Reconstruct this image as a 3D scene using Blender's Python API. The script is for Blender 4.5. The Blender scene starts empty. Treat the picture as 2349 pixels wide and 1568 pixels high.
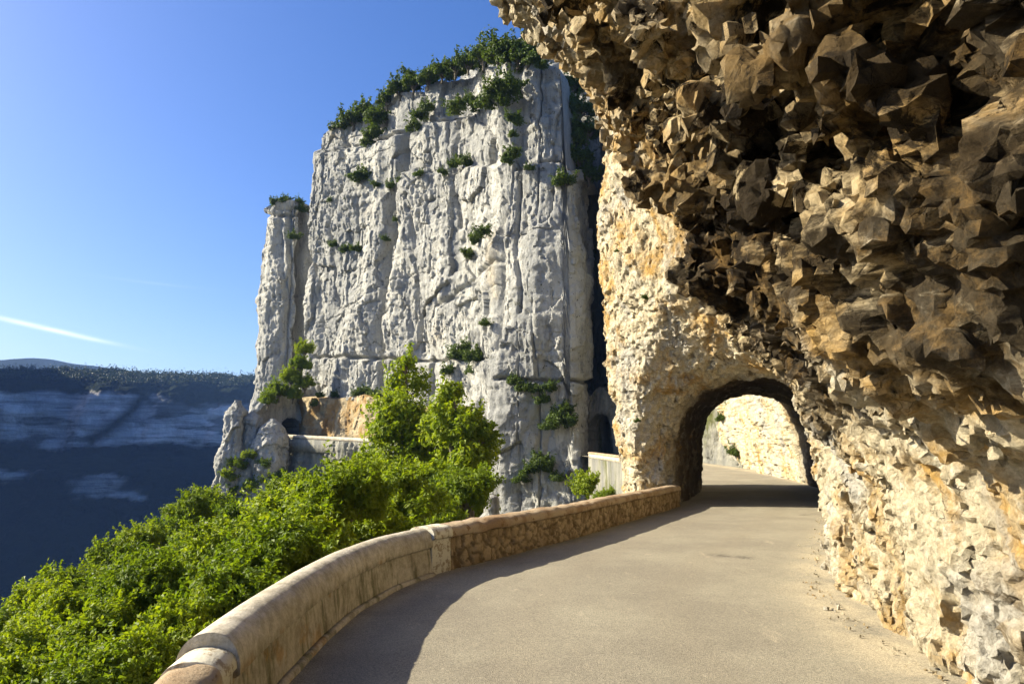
import bpy, math, time
import numpy as np
from mathutils import Vector

T0 = time.time()
scene = bpy.context.scene
COL = scene.collection
R = math.radians

# ------------------------------------------------------------------ camera
F_PX = 1566.0                       # focal length in widths of a 2349 px wide picture (24 mm lens)
PITCH = math.atan(243 / F_PX)
EYE = 1.9
cam_d = bpy.data.cameras.new("camera")
cam = bpy.data.objects.new("camera", cam_d)
COL.objects.link(cam)
cam.location = (0, 0, EYE)
cam.rotation_euler = (R(90) + PITCH, 0, 0)
cam_d.sensor_width = 36
cam_d.lens = 24.0
cam_d.clip_start = 0.05
cam_d.clip_end = 30000
scene.camera = cam

# ------------------------------------------------------------------ light
SUN_AZ = -85.0                      # clockwise from +Y
SUN_EL = 30.0
az, el = R(SUN_AZ), R(SUN_EL)
SUN = Vector((math.sin(az) * math.cos(el), math.cos(az) * math.cos(el), math.sin(el)))
sun_d = bpy.data.lights.new("sun", 'SUN')
sun_d.energy = 5.0
sun_d.angle = R(0.5)
sun_d.color = (1.0, 0.92, 0.74)
sun = bpy.data.objects.new("sun", sun_d)
COL.objects.link(sun)
sun.rotation_euler = (-SUN).to_track_quat('-Z', 'Y').to_euler()

world = bpy.data.worlds.new("World")
scene.world = world
world.use_nodes = True
wn, wl = world.node_tree.nodes, world.node_tree.links
wn.clear()
w_out = wn.new('ShaderNodeOutputWorld')
w_bg = wn.new('ShaderNodeBackground')
w_sky = wn.new('ShaderNodeTexSky')
w_sky.sky_type = 'NISHITA'
w_sky.sun_disc = False
w_sky.sun_elevation = el
w_sky.sun_rotation = az
w_sky.altitude = 900
w_sky.air_density = 1.0
w_sky.dust_density = 3.2
w_sky.ozone_density = 3.0
w_bg.inputs[1].default_value = 0.082
wl.new(w_bg.outputs[0], w_out.inputs[0])
# thin cirrus streaks low over the plateau, part of the sky itself
w_tc = wn.new('ShaderNodeTexCoord')
w_sep = wn.new('ShaderNodeSeparateXYZ')
wl.new(w_tc.outputs['Generated'], w_sep.inputs[0])


def wmath(op, a, b=None, c=None):
    n = wn.new('ShaderNodeMath')
    n.operation = op
    for i, v in enumerate((a, b, c)):
        if v is None:
            continue
        if isinstance(v, (int, float)):
            n.inputs[i].default_value = v
        else:
            wl.new(v, n.inputs[i])
    return n.outputs[0]


w_azi = wmath('ARCTAN2', w_sep.outputs[0], w_sep.outputs[1])
w_ele = wmath('ARCSINE', w_sep.outputs[2])


def streak(a0, e0, la, we, slope):
    da = wmath('SUBTRACT', w_azi, a0)
    de = wmath('SUBTRACT', wmath('SUBTRACT', w_ele, e0), wmath('MULTIPLY', da, slope))
    ga = wmath('POWER', 2.718, wmath('MULTIPLY', wmath('POWER', wmath('ABSOLUTE', wmath('DIVIDE', da, la)), 2.0), -1.0))
    ge = wmath('POWER', 2.718, wmath('MULTIPLY', wmath('POWER', wmath('ABSOLUTE', wmath('DIVIDE', de, we)), 2.0), -1.0))
    return wmath('MULTIPLY', ga, ge)


w_map = wn.new('ShaderNodeMapping')
w_map.inputs['Scale'].default_value = (6, 6, 60)
wl.new(w_tc.outputs['Generated'], w_map.inputs[0])
w_noi = wn.new('ShaderNodeTexNoise')
w_noi.inputs['Scale'].default_value = 2.0
w_noi.inputs['Detail'].default_value = 5
wl.new(w_map.outputs[0], w_noi.inputs[0])
cl = wmath('ADD', streak(-0.605, 0.143, 0.060, 0.0027, -0.17), wmath('MULTIPLY', streak(-0.49, 0.212, 0.06, 0.0015, -0.02), 0.08))
cl = wmath('MULTIPLY', cl, wmath('MULTIPLY', w_noi.outputs[0], 0.85))
w_mix = wn.new('ShaderNodeMix')
w_mix.data_type = 'RGBA'
wl.new(cl, w_mix.inputs['Factor'])
w_hsv = wn.new('ShaderNodeHueSaturation')
w_hsv.inputs['Saturation'].default_value = 1.3
w_hsv.inputs['Value'].default_value = 1.0
w_hsv.inputs['Hue'].default_value = 0.513
wl.new(w_sky.outputs[0], w_hsv.inputs['Color'])
wl.new(w_hsv.outputs[0], w_mix.inputs[6])
w_mix.inputs[7].default_value = (11, 10.6, 10, 1)
wl.new(w_mix.outputs[2], w_bg.inputs[0])

scene.view_settings.view_transform = 'Standard'
scene.view_settings.look = 'None'
scene.view_settings.gamma = 1
scene.view_settings.exposure = 1.42
scene.render.engine = 'CYCLES'
scene.cycles.max_bounces = 5
scene.cycles.diffuse_bounces = 1
scene.cycles.use_denoising = True
scene.cycles.denoiser = 'OPENIMAGEDENOISE'
scene.cycles.denoising_input_passes = 'RGB_ALBEDO_NORMAL'
scene.cycles.transparent_max_bounces = 8


# ------------------------------------------------------------------ helpers: view geometry
def at(px, py, Y):
    """the point at depth Y that the photograph (2349 px wide) shows at px, py"""
    u = (px - 1174.5) / F_PX
    v = (784 - py) / F_PX
    b = math.cos(PITCH) - v * math.sin(PITCH)
    c = math.sin(PITCH) + v * math.cos(PITCH)
    k = Y / b
    return np.array((u * k, Y, EYE + c * k))


def proj(P):
    x, y, z = P[:, 0], P[:, 1], P[:, 2] - EYE
    d = np.maximum(y * math.cos(PITCH) + z * math.sin(PITCH), 0.01)
    w = -y * math.sin(PITCH) + z * math.cos(PITCH)
    return 1174.5 + F_PX * x / d, 784 - F_PX * w / d


# ------------------------------------------------------------------ helpers: noise
def h3(i, j, k, seed):
    n = (i.astype(np.uint32) * np.uint32(73856093)) ^ (j.astype(np.uint32) * np.uint32(19349663)) ^ (
        k.astype(np.uint32) * np.uint32(83492791)) ^ np.uint32((seed * 2654435761) & 0xffffffff)
    n ^= n >> np.uint32(13)
    n *= np.uint32(1274126177)
    n ^= n >> np.uint32(16)
    n *= np.uint32(2246822519)
    n ^= n >> np.uint32(13)
    return n


def bits(n, sh):
    return ((n >> np.uint32(sh)) & np.uint32(1023)).astype(np.float32) / 1023.0


def perlin(P, seed=0):
    P = P.astype(np.float32)
    b = np.floor(P)
    f = P - b
    bi = b.astype(np.int32)
    u = f * f * f * (f * (f * 6 - 15) + 10)
    out = np.zeros(len(P), np.float32)
    for di in (0, 1):
        wx = u[:, 0] if di else 1 - u[:, 0]
        for dj in (0, 1):
            wy = u[:, 1] if dj else 1 - u[:, 1]
            for dk in (0, 1):
                wz = u[:, 2] if dk else 1 - u[:, 2]
                n = h3(bi[:, 0] + di, bi[:, 1] + dj, bi[:, 2] + dk, seed)
                g = ((bits(n, 0) - .5) * (f[:, 0] - di) + (bits(n, 10) - .5) * (f[:, 1] - dj) + (bits(n, 20) - .5) * (f[:, 2] - dk)) * 2
                out += g * wx * wy * wz
    return out * 1.5


def fbm(P, seed=0, octv=4, gain=.5):
    o = np.zeros(len(P), np.float32)
    a = 1.0
    for i in range(octv):
        o += a * perlin(P * (2.03 ** i) + 17.3 * i, seed + i)
        a *= gain
    return o


def facet(P, seed=0, tilt=1.0, want_edge=False, lean=0.0):
    """broken rock: every cell carries its own tilted plane"""
    P = P.astype(np.float32)
    b = np.floor(P - .5).astype(np.int32)
    best = np.full(len(P), 9., np.float32)
    sec = np.full(len(P), 9., np.float32)
    val = np.zeros(len(P), np.float32)
    for di in (0, 1):
        for dj in (0, 1):
            for dk in (0, 1):
                ci, cj, ck = b[:, 0] + di, b[:, 1] + dj, b[:, 2] + dk
                n = h3(ci, cj, ck, seed)
                rx = P[:, 0] - (ci + .1 + .8 * bits(n, 0))
                ry = P[:, 1] - (cj + .1 + .8 * bits(n, 10))
                rz = P[:, 2] - (ck + .1 + .8 * bits(n, 20))
                d = rx * rx + ry * ry + rz * rz
                m = h3(ci, cj, ck, seed + 77)
                v = (bits(m, 0) - .5) + tilt * ((bits(m, 10) - .5) * rx + (bits(m, 20) - .5) * ry + (bits(m, 5) - .5) * rz) + lean * rz
                c = d < best
                sec = np.where(c, best, np.minimum(sec, d))
                val = np.where(c, v, val)
                best = np.where(c, d, best)
    if want_edge:
        return val, np.sqrt(sec) - np.sqrt(best)
    return val


def ridged(P, seed=0, octv=4):
    o = np.zeros(len(P), np.float32)
    a = 1.0
    for i in range(octv):
        o += a * (np.abs(perlin(P * (2.07 ** i) + 9.1 * i, seed + i)) * 2 - .5)
        a *= .52
    return o


def sstep(a, b, x):
    t = np.clip((x - a) / (b - a), 0, 1)
    return t * t * (3 - 2 * t)


def seg_dist(px, py, pts):
    best = np.full(len(px), 1e9)
    for (x0, y0), (x1, y1) in zip(pts[:-1], pts[1:]):
        dx, dy = x1 - x0, y1 - y0
        t = np.clip(((px - x0) * dx + (py - y0) * dy) / (dx * dx + dy * dy), 0, 1)
        best = np.minimum(best, np.hypot(px - x0 - t * dx, py - y0 - t * dy))
    return best


# ------------------------------------------------------------------ helpers: objects
def mesh_np(name, V, Q, smooth=True, attrs=None, sharp=None):
    V = np.ascontiguousarray(V, np.float32)
    Q = np.ascontiguousarray(Q, np.int32)
    k = Q.shape[1]
    me = bpy.data.meshes.new(name)
    me.vertices.add(len(V))
    me.vertices.foreach_set('co', V.ravel())
    me.loops.add(Q.size)
    me.loops.foreach_set('vertex_index', Q.ravel())
    me.polygons.add(len(Q))
    me.polygons.foreach_set('loop_start', np.arange(0, Q.size, k, dtype=np.int32))
    me.polygons.foreach_set('loop_total', np.full(len(Q), k, np.int32))
    me.polygons.foreach_set('use_smooth', np.full(len(Q), smooth))
    for an, av in (attrs or {}).items():
        a = me.attributes.new(an, 'FLOAT', 'POINT')
        a.data.foreach_set('value', np.ascontiguousarray(av, np.float32))
    me.update(calc_edges=True)
    if sharp:
        me.set_sharp_from_angle(angle=R(sharp))
    return me


def obj(name, me, mat=None, parent=None):
    o = bpy.data.objects.new(name, me)
    COL.objects.link(o)
    if mat is not None and me is not None and not me.materials:
        me.materials.append(mat)
    if parent is not None:
        o.parent = parent
    return o


def tag(o, label, cat, group=None, kind=None):
    o['label'] = label
    o['category'] = cat
    if group:
        o['group'] = group
    if kind:
        o['kind'] = kind
    return o


def empty(name, loc=(0, 0, 0)):
    o = bpy.data.objects.new(name, None)
    o.location = loc
    o.empty_display_size = .1
    COL.objects.link(o)
    return o


def grid_quads(nu, nv, wrap=False):
    i = np.arange(nu if wrap else nu - 1)
    j = np.arange(nv - 1)
    I, J = np.meshgrid(i, j, indexing='ij')
    I2 = (I + 1) % nu
    return np.stack([I * nv + J, I2 * nv + J, I2 * nv + J + 1, I * nv + J + 1], -1).reshape(-1, 4)


def resample(pts, step, smooth=0.0):
    pts = np.array(pts, float)
    L = np.r_[0, np.cumsum(np.linalg.norm(np.diff(pts, axis=0), axis=1))]
    n = max(2, int(round(L[-1] / step)) + 1)
    s = np.linspace(0, L[-1], n)
    P = np.stack([np.interp(s, L, pts[:, k]) for k in range(pts.shape[1])], 1)
    if smooth > 0:
        r = max(1, min(int(3 * smooth / step), len(P) - 2))
        ker = np.exp(-.5 * (np.arange(-r, r + 1) * step / smooth) ** 2)
        ker /= ker.sum()
        Q = np.empty_like(P)
        for k in range(P.shape[1]):
            a0, a1 = P[0, k], P[-1, k]
            pad = np.r_[2 * a0 - P[r:0:-1, k], P[:, k], 2 * a1 - P[-2:-r - 2:-1, k]]
            Q[:, k] = np.convolve(pad, ker, 'valid')
        P = Q
    return P


def tangents(P):
    t = np.gradient(P, axis=0)
    return t / np.maximum(np.linalg.norm(t, axis=1, keepdims=True), 1e-9)


# ------------------------------------------------------------------ helpers: materials
class NT:
    def __init__(self, name):
        self.m = bpy.data.materials.new(name)
        self.m.use_nodes = True
        self.n, self.l = self.m.node_tree.nodes, self.m.node_tree.links
        self.bsdf = self.n['Principled BSDF']
        self.out = self.n['Material Output']
        self.geo = self.n.new('ShaderNodeNewGeometry')
        self.pos = self.geo.outputs['Position']

    def put(self, sock, v):
        if isinstance(v, (int, float)):
            sock.default_value = v
        elif isinstance(v, tuple):
            sock.default_value = v if len(v) == len(sock.default_value) else (*v, 1)
        else:
            self.l.new(v, sock)

    def mapping(self, scale, rot=(0, 0, 0), vec=None):
        m = self.n.new('ShaderNodeMapping')
        m.inputs['Scale'].default_value = scale
        m.inputs['Rotation'].default_value = rot
        self.l.new(vec or self.pos, m.inputs[0])
        return m.outputs[0]

    def noise(self, scale, detail=4, rough=.55, vec=None, dist=0.0):
        t = self.n.new('ShaderNodeTexNoise')
        t.inputs['Scale'].default_value = scale
        t.inputs['Detail'].default_value = detail
        t.inputs['Roughness'].default_value = rough
        t.inputs['Distortion'].default_value = dist
        self.l.new(vec or self.pos, t.inputs['Vector'])
        return t.outputs[0]

    def voronoi(self, scale, feature='F1', vec=None, out=0):
        t = self.n.new('ShaderNodeTexVoronoi')
        t.feature = feature
        t.inputs['Scale'].default_value = scale
        self.l.new(vec or self.pos, t.inputs['Vector'])
        return t.outputs[out]

    def ramp(self, v, a, b):
        t = self.n.new('ShaderNodeMapRange')
        t.interpolation_type = 'SMOOTHSTEP'
        t.inputs['From Min'].default_value = a
        t.inputs['From Max'].default_value = b
        self.l.new(v, t.inputs['Value'])
        return t.outputs[0]

    def math(self, op, a, b=0.0):
        t = self.n.new('ShaderNodeMath')
        t.operation = op
        self.put(t.inputs[0], a)
        self.put(t.inputs[1], b)
        return t.outputs[0]

    def mix(self, f, a, b):
        t = self.n.new('ShaderNodeMix')
        t.data_type = 'RGBA'
        self.put(t.inputs['Factor'], f)
        self.put(t.inputs[6], a)
        self.put(t.inputs[7], b)
        return t.outputs[2]

    def mul(self, a, b, f=1.0):
        t = self.n.new('ShaderNodeMix')
        t.data_type = 'RGBA'
        t.blend_type = 'MULTIPLY'
        self.put(t.inputs['Factor'], f)
        self.put(t.inputs[6], a)
        self.put(t.inputs[7], b)
        return t.outputs[2]

    def attr(self, name):
        t = self.n.new('ShaderNodeAttribute')
        t.attribute_name = name
        return t.outputs['Fac']

    def objrand(self):
        return self.n.new('ShaderNodeObjectInfo').outputs['Random']

    def bump(self, h, strength, dist, prev=None):
        t = self.n.new('ShaderNodeBump')
        t.inputs['Strength'].default_value = strength
        t.inputs['Distance'].default_value = dist
        self.l.new(h, t.inputs['Height'])
        if prev is not None:
            self.l.new(prev, t.inputs['Normal'])
        return t.outputs[0]

    def done(self, col, rough=.9, normal=None, spec=.2):
        self.put(self.bsdf.inputs['Base Color'], col)
        self.put(self.bsdf.inputs['Roughness'], rough)
        self.bsdf.inputs['Specular IOR Level'].default_value = spec
        if normal is not None:
            self.l.new(normal, self.bsdf.inputs['Normal'])
        return self.m


def mat_gallery_rock():
    t = NT('ochre_limestone')
    c = t.mix(t.ramp(t.noise(.8, 6, .65, dist=.6), .46, .66), (.60, .52, .36), (.47, .29, .09))
    c = t.mix(t.ramp(t.noise(.55, 5, .6, vec=t.mapping((1, 1, .6)), dist=.4), .52, .64), c, (.47, .44, .37))
    c = t.mix(t.ramp(t.noise(2.2, 6, .7), .54, .70), c, (.74, .68, .53))
    c = t.mix(t.math('MULTIPLY', t.ramp(t.noise(1.5, 7, .7, dist=.8), .57, .66), .8), c, (.14, .10, .05))
    # the roof is stained brown; black seepage patches also paint in its shade
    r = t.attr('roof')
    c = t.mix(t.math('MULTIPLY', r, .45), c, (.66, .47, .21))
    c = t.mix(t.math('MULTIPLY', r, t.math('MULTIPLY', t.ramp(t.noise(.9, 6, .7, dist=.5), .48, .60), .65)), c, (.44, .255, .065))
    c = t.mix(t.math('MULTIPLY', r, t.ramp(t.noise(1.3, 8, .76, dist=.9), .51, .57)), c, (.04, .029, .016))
    # underside shade painted as a brown-black band where the wall turns into the roof
    c = t.mix(t.math('MULTIPLY', t.attr('brow_shade'), t.math('MULTIPLY', t.ramp(t.noise(1.6, 7, .72, vec=t.mapping((.5, .5, 1.6)), dist=.6), .38, .52), .93)),
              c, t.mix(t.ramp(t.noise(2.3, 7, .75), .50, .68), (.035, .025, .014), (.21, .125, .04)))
    c = t.mix(t.math('MULTIPLY', t.attr('tunnel_shade'), t.ramp(t.noise(1.2, 6, .7), .2, .5)), c, (.085, .065, .045))  # tunnel lining darkened in its colour to paint the shade inside
    # hairline fractures and flaked patches
    vd = t.n.new('ShaderNodeTexVoronoi')
    vd.feature = 'DISTANCE_TO_EDGE'
    vd.inputs['Scale'].default_value = 3.2
    wv = t.n.new('ShaderNodeVectorMath')
    wv.operation = 'ADD'
    nz = t.n.new('ShaderNodeTexNoise')
    nz.inputs['Scale'].default_value = 3.5
    nz.inputs['Detail'].default_value = 6
    t.l.new(t.pos, nz.inputs['Vector'])
    t.l.new(t.pos, wv.inputs[0])
    sc = t.n.new('ShaderNodeVectorMath')
    sc.operation = 'SCALE'
    sc.inputs['Scale'].default_value = .45
    t.l.new(nz.outputs['Color'], sc.inputs[0])
    t.l.new(sc.outputs[0], wv.inputs[1])
    t.l.new(wv.outputs[0], vd.inputs['Vector'])
    crack = t.math('MULTIPLY', t.ramp(vd.outputs[0], .018, .0), t.ramp(t.noise(1.7, 4, .6), .50, .62))
    c = t.mix(t.math('MULTIPLY', crack, .6), c, (.05, .038, .022))
    c = t.mul(c, t.mix(t.noise(9, 7, .75), (.55, .53, .50), (1.35, 1.35, 1.35)))
    c = t.mul(c, t.mix(t.ramp(t.noise(22, 5, .7), .35, .65), (.78, .77, .75), (1.12, 1.12, 1.12)))
    h = t.math('ADD', t.noise(5, 10, .72, dist=.5), t.math('MULTIPLY', t.voronoi(8, vec=t.mapping((1, 1, .6))), .4))
    h = t.math('SUBTRACT', h, t.math('MULTIPLY', crack, .5))
    n = t.bump(h, 1.0, .14)
    n = t.bump(t.noise(34, 7, .72), .8, .02, n)
    return t.done(c, .92, n, .12)


def mat_cliff_rock():
    t = NT('grey_limestone')
    v = t.mapping((1, 1, .35))
    c = t.mix(t.ramp(t.noise(.16, 7, .72, vec=t.mapping((1, 1, .22)), dist=.3), .40, .58), (.56, .54, .48), (.38, .375, .35))
    c = t.mix(t.ramp(t.noise(.5, 6, .7, vec=v), .52, .72), c, (.22, .22, .215))
    c = t.mix(t.math('MULTIPLY', t.ramp(t.noise(.8, 6, .7, vec=t.mapping((1, 1, .07)), dist=.2), .56, .66), .7), c, (.17, .17, .165))
    c = t.mix(t.math('MULTIPLY', t.ramp(t.noise(.09, 5, .6), .60, .72), .5), c, (.47, .38, .25))
    # small dark solution pits
    c = t.mix(t.math('MULTIPLY', t.ramp(t.noise(3.2, 3, .7, vec=t.mapping((1, 1, .7))), .60, .66), t.ramp(t.noise(.3, 4, .6), .40, .60)), c, (.12, .115, .08))
    c = t.mul(c, t.mix(t.noise(2.5, 6, .75), (.75, .75, .74), (1.2, 1.2, 1.18)))
    h = t.math('ADD', t.noise(2.2, 8, .74, vec=t.mapping((1, 1, .4))), t.math('MULTIPLY', t.noise(5, 5, .7), .6))
    n = t.bump(h, 1.0, .45)
    return t.done(c, .95, n, .1)


def mat_mossy_rock():
    t = NT('mossy_limestone')
    v = t.mapping((1, 1, .25))
    c = t.mix(t.ramp(t.noise(.4, 6, .65, vec=v, dist=.5), .40, .62), (.36, .34, .27), (.22, .215, .19))
    c = t.mix(t.ramp(t.noise(.55, 6, .7, vec=v), .52, .66), c, (.13, .135, .05))
    c = t.mul(c, t.mix(t.noise(3, 6, .75), (.7, .7, .7), (1.2, 1.2, 1.18)))
    n = t.bump(t.noise(1.8, 8, .72, vec=t.mapping((1, 1, .4))), 1.0, .5)
    return t.done(c, .95, n, .1)


def mat_cut_rock():
    t = NT('brown_cut_limestone')
    v = t.mapping((1, 1, .6))
    c = t.mix(t.ramp(t.noise(.35, 6, .65, vec=v, dist=.6), .42, .60), (.52, .42, .26), (.40, .25, .10))
    c = t.mix(t.ramp(t.noise(.8, 6, .7), .54, .70), c, (.30, .26, .2))
    c = t.mix(t.ramp(t.noise(.3, 5, .7), .62, .74), c, (.15, .16, .05))
    c = t.mul(c, t.mix(t.noise(3, 6, .75), (.7, .7, .7), (1.2, 1.2, 1.18)))
    n = t.bump(t.noise(1.8, 8, .72), 1.0, .5)
    return t.done(c, .95, n, .1)


def mat_asphalt():
    t = NT('worn_asphalt')
    c = t.mix(t.ramp(t.noise(.35, 6, .65), .38, .62), (.23, .203, .155), (.29, .26, .195))
    c = t.mix(t.math('MULTIPLY', t.ramp(t.noise(1.6, 6, .7, vec=t.mapping((1.6, .5, 1), (0, 0, R(-20)))), .60, .72), .55), c, (.42, .36, .26))
    # loose pale grit near the rock and the walls
    e = t.math('MULTIPLY', t.attr('edge'), t.ramp(t.noise(1.1, 6, .7), .32, .62))
    c = t.mix(e, c, (.45, .38, .26))
    tr = t.ramp(t.math('ABSOLUTE', t.math('SUBTRACT', t.math('ABSOLUTE', t.attr('off')), .82)), .42, .1)
    c = t.mix(t.math('MULTIPLY', tr, t.math('MULTIPLY', t.noise(.7, 5, .6), .5)), c, (.235, .20, .145))
    c = t.mix(t.math('MULTIPLY', t.ramp(t.noise(3.4, 7, .75, vec=t.mapping((1.8, .7, 1), (0, 0, R(-35)))), .64, .70), .7), c, (.50, .44, .33))
    ag = t.voronoi(115, out=1)
    sp = t.n.new('ShaderNodeSeparateColor')
    t.l.new(ag, sp.inputs[0])
    c = t.mul(c, t.mix(sp.outputs[0], (.62, .62, .60), (1.35, 1.33, 1.28)))
    # two small oil spots
    c = t.mix(t.math('MULTIPLY', t.attr('spot'), t.ramp(t.noise(14, 4, .7), .40, .52)), c, (.04, .035, .03))
    h = t.math('ADD', t.voronoi(115), t.math('MULTIPLY', t.noise(3, 4), .8))
    return t.done(c, .88, t.bump(h, .55, .010), .25)


def mat_concrete():
    t = NT('weathered_concrete')
    c = t.mix(t.ramp(t.noise(1.2, 6, .65), .38, .64), (.58, .525, .43), (.46, .405, .31))
    zf = t.n.new('ShaderNodeSeparateXYZ')
    t.l.new(t.pos, zf.inputs[0])
    # lichen and old run-off on the upright face only
    low = t.ramp(zf.outputs[2], .52, .40)
    st = t.ramp(t.noise(2.6, 6, .7, vec=t.mapping((1.6, 1.6, .35))), .50, .64)
    c = t.mix(t.math('MULTIPLY', t.math('MULTIPLY', st, low), .8), c, (.17, .16, .085))
    c = t.mix(t.math('MULTIPLY', t.math('MULTIPLY', t.ramp(t.noise(1.9, 5, .6), .56, .66), low), .6), c, (.42, .24, .07))
    c = t.mul(c, t.mix(t.ramp(t.noise(7, 8, .75), .34, .64), (.72, .70, .66), (1.14, 1.13, 1.12)))
    c = t.mul(c, t.mix(t.noise(60, 4, .7), (.6, .6, .58), (1.3, 1.3, 1.27)))
    n = t.bump(t.noise(9, 6, .7), .6, .03)
    n = t.bump(t.noise(95, 3, .7), .6, .006, n)
    return t.done(c, .9, n, .15)


def mat_masonry():
    t = NT('rubble_masonry')
    c = t.mix(t.ramp(t.noise(1.4, 5, .6), .4, .6), (.40, .30, .18), (.30, .215, .12))
    c = t.mix(t.attr('stone'), (.17, .12, .065), c)
    c = t.mix(t.ramp(t.noise(2.7, 6, .7), .52, .64), c, (.15, .10, .05))
    c = t.mul(c, t.mix(t.noise(25, 5, .7), (.65, .65, .65), (1.25, 1.25, 1.2)))
    n = t.bump(t.noise(16, 6, .7), .8, .025)
    return t.done(c, .92, n, .12)


def mat_coping():
    t = NT('lichened_coping_stone')
    c = t.mix(t.ramp(t.noise(1.6, 6, .65), .40, .62), (.43, .33, .22), (.30, .20, .115))
    c = t.mix(t.ramp(t.noise(4.5, 6, .7), .54, .66), c, (.20, .115, .05))
    c = t.mul(c, t.mix(t.noise(40, 5, .7), (.65, .65, .65), (1.25, 1.25, 1.2)))
    return t.done(c, .92, t.bump(t.noise(22, 6, .75), .9, .02), .12)


def mat_whitewash():
    t = NT('peeling_whitewash')
    c = t.mix(t.ramp(t.noise(9, 6, .72), .50, .58), (.62, .57, .44), (.33, .26, .17))
    return t.done(c, .85, t.bump(t.noise(18, 6, .7), .7, .012), .2)


def mat_leaf(name, a, b, c_, trans):
    t = NT(name)
    col = t.mix(t.attr('lv'), a, b)
    col = t.mix(t.math('MULTIPLY', t.objrand(), .75), col, c_)
    t.put(t.bsdf.inputs['Base Color'], col)
    t.bsdf.inputs['Roughness'].default_value = .55
    t.bsdf.inputs['Specular IOR Level'].default_value = .25
    tr = t.n.new('ShaderNodeBsdfTranslucent')
    t.put(tr.inputs[0], t.mul(col, (1.5, 1.45, .7, 1)))
    mx = t.n.new('ShaderNodeMixShader')
    mx.inputs[0].default_value = trans
    t.l.new(t.bsdf.outputs[0], mx.inputs[1])
    t.l.new(tr.outputs[0], mx.inputs[2])
    t.l.new(mx.outputs[0], t.out.inputs[0])
    return t.m


def mat_plain(name, col, col2, scale, bump_d=.03):
    t = NT(name)
    c = t.mix(t.ramp(t.noise(scale, 6, .65), .35, .65), col, col2)
    return t.done(c, .95, t.bump(t.noise(scale * 4, 6, .7), .8, bump_d), .1)


def mat_far():
    t = NT('far_cliff_and_forest')
    v = t.mapping((1, 1, .55))
    rock = t.mix(t.ramp(t.noise(.02, 7, .72, vec=v), .38, .62), (.64, .60, .57), (.36, .35, .35))
    rock = t.mul(rock, t.mix(t.ramp(t.noise(.05, 6, .75, vec=t.mapping((.22, .22, 3.0))), .36, .62), (.52, .52, .52), (1.25, 1.25, 1.25)))
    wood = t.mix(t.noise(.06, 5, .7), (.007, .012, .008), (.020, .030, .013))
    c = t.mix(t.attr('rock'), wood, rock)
    return t.done(c, .95, t.bump(t.noise(.08, 6, .7), 1.0, 9.0), .05)


M = dict(gallery=mat_gallery_rock(), cliff=mat_cliff_rock(), mossy=mat_mossy_rock(), cut=mat_cut_rock(), asphalt=mat_asphalt(),
         concrete=mat_concrete(), masonry=mat_masonry(), coping=mat_coping(), white=mat_whitewash(), far=mat_far(),
         leaf=mat_leaf('broad_leaves', (.145, .215, .008), (.27, .32, .014), (.075, .13, .008), .45),
         leaf_dark=mat_leaf('dark_leaves', (.05, .085, .010), (.095, .135, .016), (.06, .095, .012), .3),
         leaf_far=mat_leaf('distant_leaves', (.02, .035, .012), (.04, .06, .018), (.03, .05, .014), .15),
         bark=mat_plain('bark', (.10, .085, .06), (.19, .165, .125), 3),
         soil=mat_plain('leaf_litter', (.05, .055, .018), (.10, .095, .04), .6, .1))

# ------------------------------------------------------------------ the road's centre line
ROAD = resample([(.8, -9), (.8, 4.5), (.9, 8), (1.45, 10.2), (2.7, 12.9), (5.05, 17.3), (7.45, 21.9), (10.3, 28.5), (11.5, 34.5), (12.3, 43), (12.3, 54),
                 (11.2, 66), (9.9, 78), (9.4, 92)], .1, .9)
ROAD_T = tangents(ROAD)
ROAD_N = np.stack([ROAD_T[:, 1], -ROAD_T[:, 0]], 1)
ROAD_S = np.r_[0, np.cumsum(np.linalg.norm(np.diff(ROAD, axis=0), axis=1))]


def s_at_y(y):
    return float(np.interp(y, ROAD[:, 1], ROAD_S))


S_T = s_at_y(21.9)                                            # the tunnel mouth
S_E = s_at_y(31.0)                                            # its far end


def road_z(s):
    return np.maximum(0, s - S_T + 1.0) * .019


def nearest_on_road(x, y):
    s = np.empty(len(x), np.float32)
    t = np.empty(len(x), np.float32)
    C = ROAD[::3]
    ids = np.arange(len(ROAD))[::3]
    for a in range(0, len(x), 20000):
        dx = x[a:a + 20000, None] - C[None, :, 0]
        dy = y[a:a + 20000, None] - C[None, :, 1]
        k = np.argmin(dx * dx + dy * dy, 1)
        r = np.arange(len(k))
        i = ids[k]
        dxx, dyy = dx[r, k], dy[r, k]
        s[a:a + 20000] = ROAD_S[i] + dxx * ROAD_T[i, 0] + dyy * ROAD_T[i, 1]
        # right of the road is positive; keep the full distance on the outside of bends
        side = np.sign(dxx * ROAD_N[i, 0] + dyy * ROAD_N[i, 1])
        t[a:a + 20000] = side * np.hypot(dxx, dyy)
    return s, t


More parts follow.
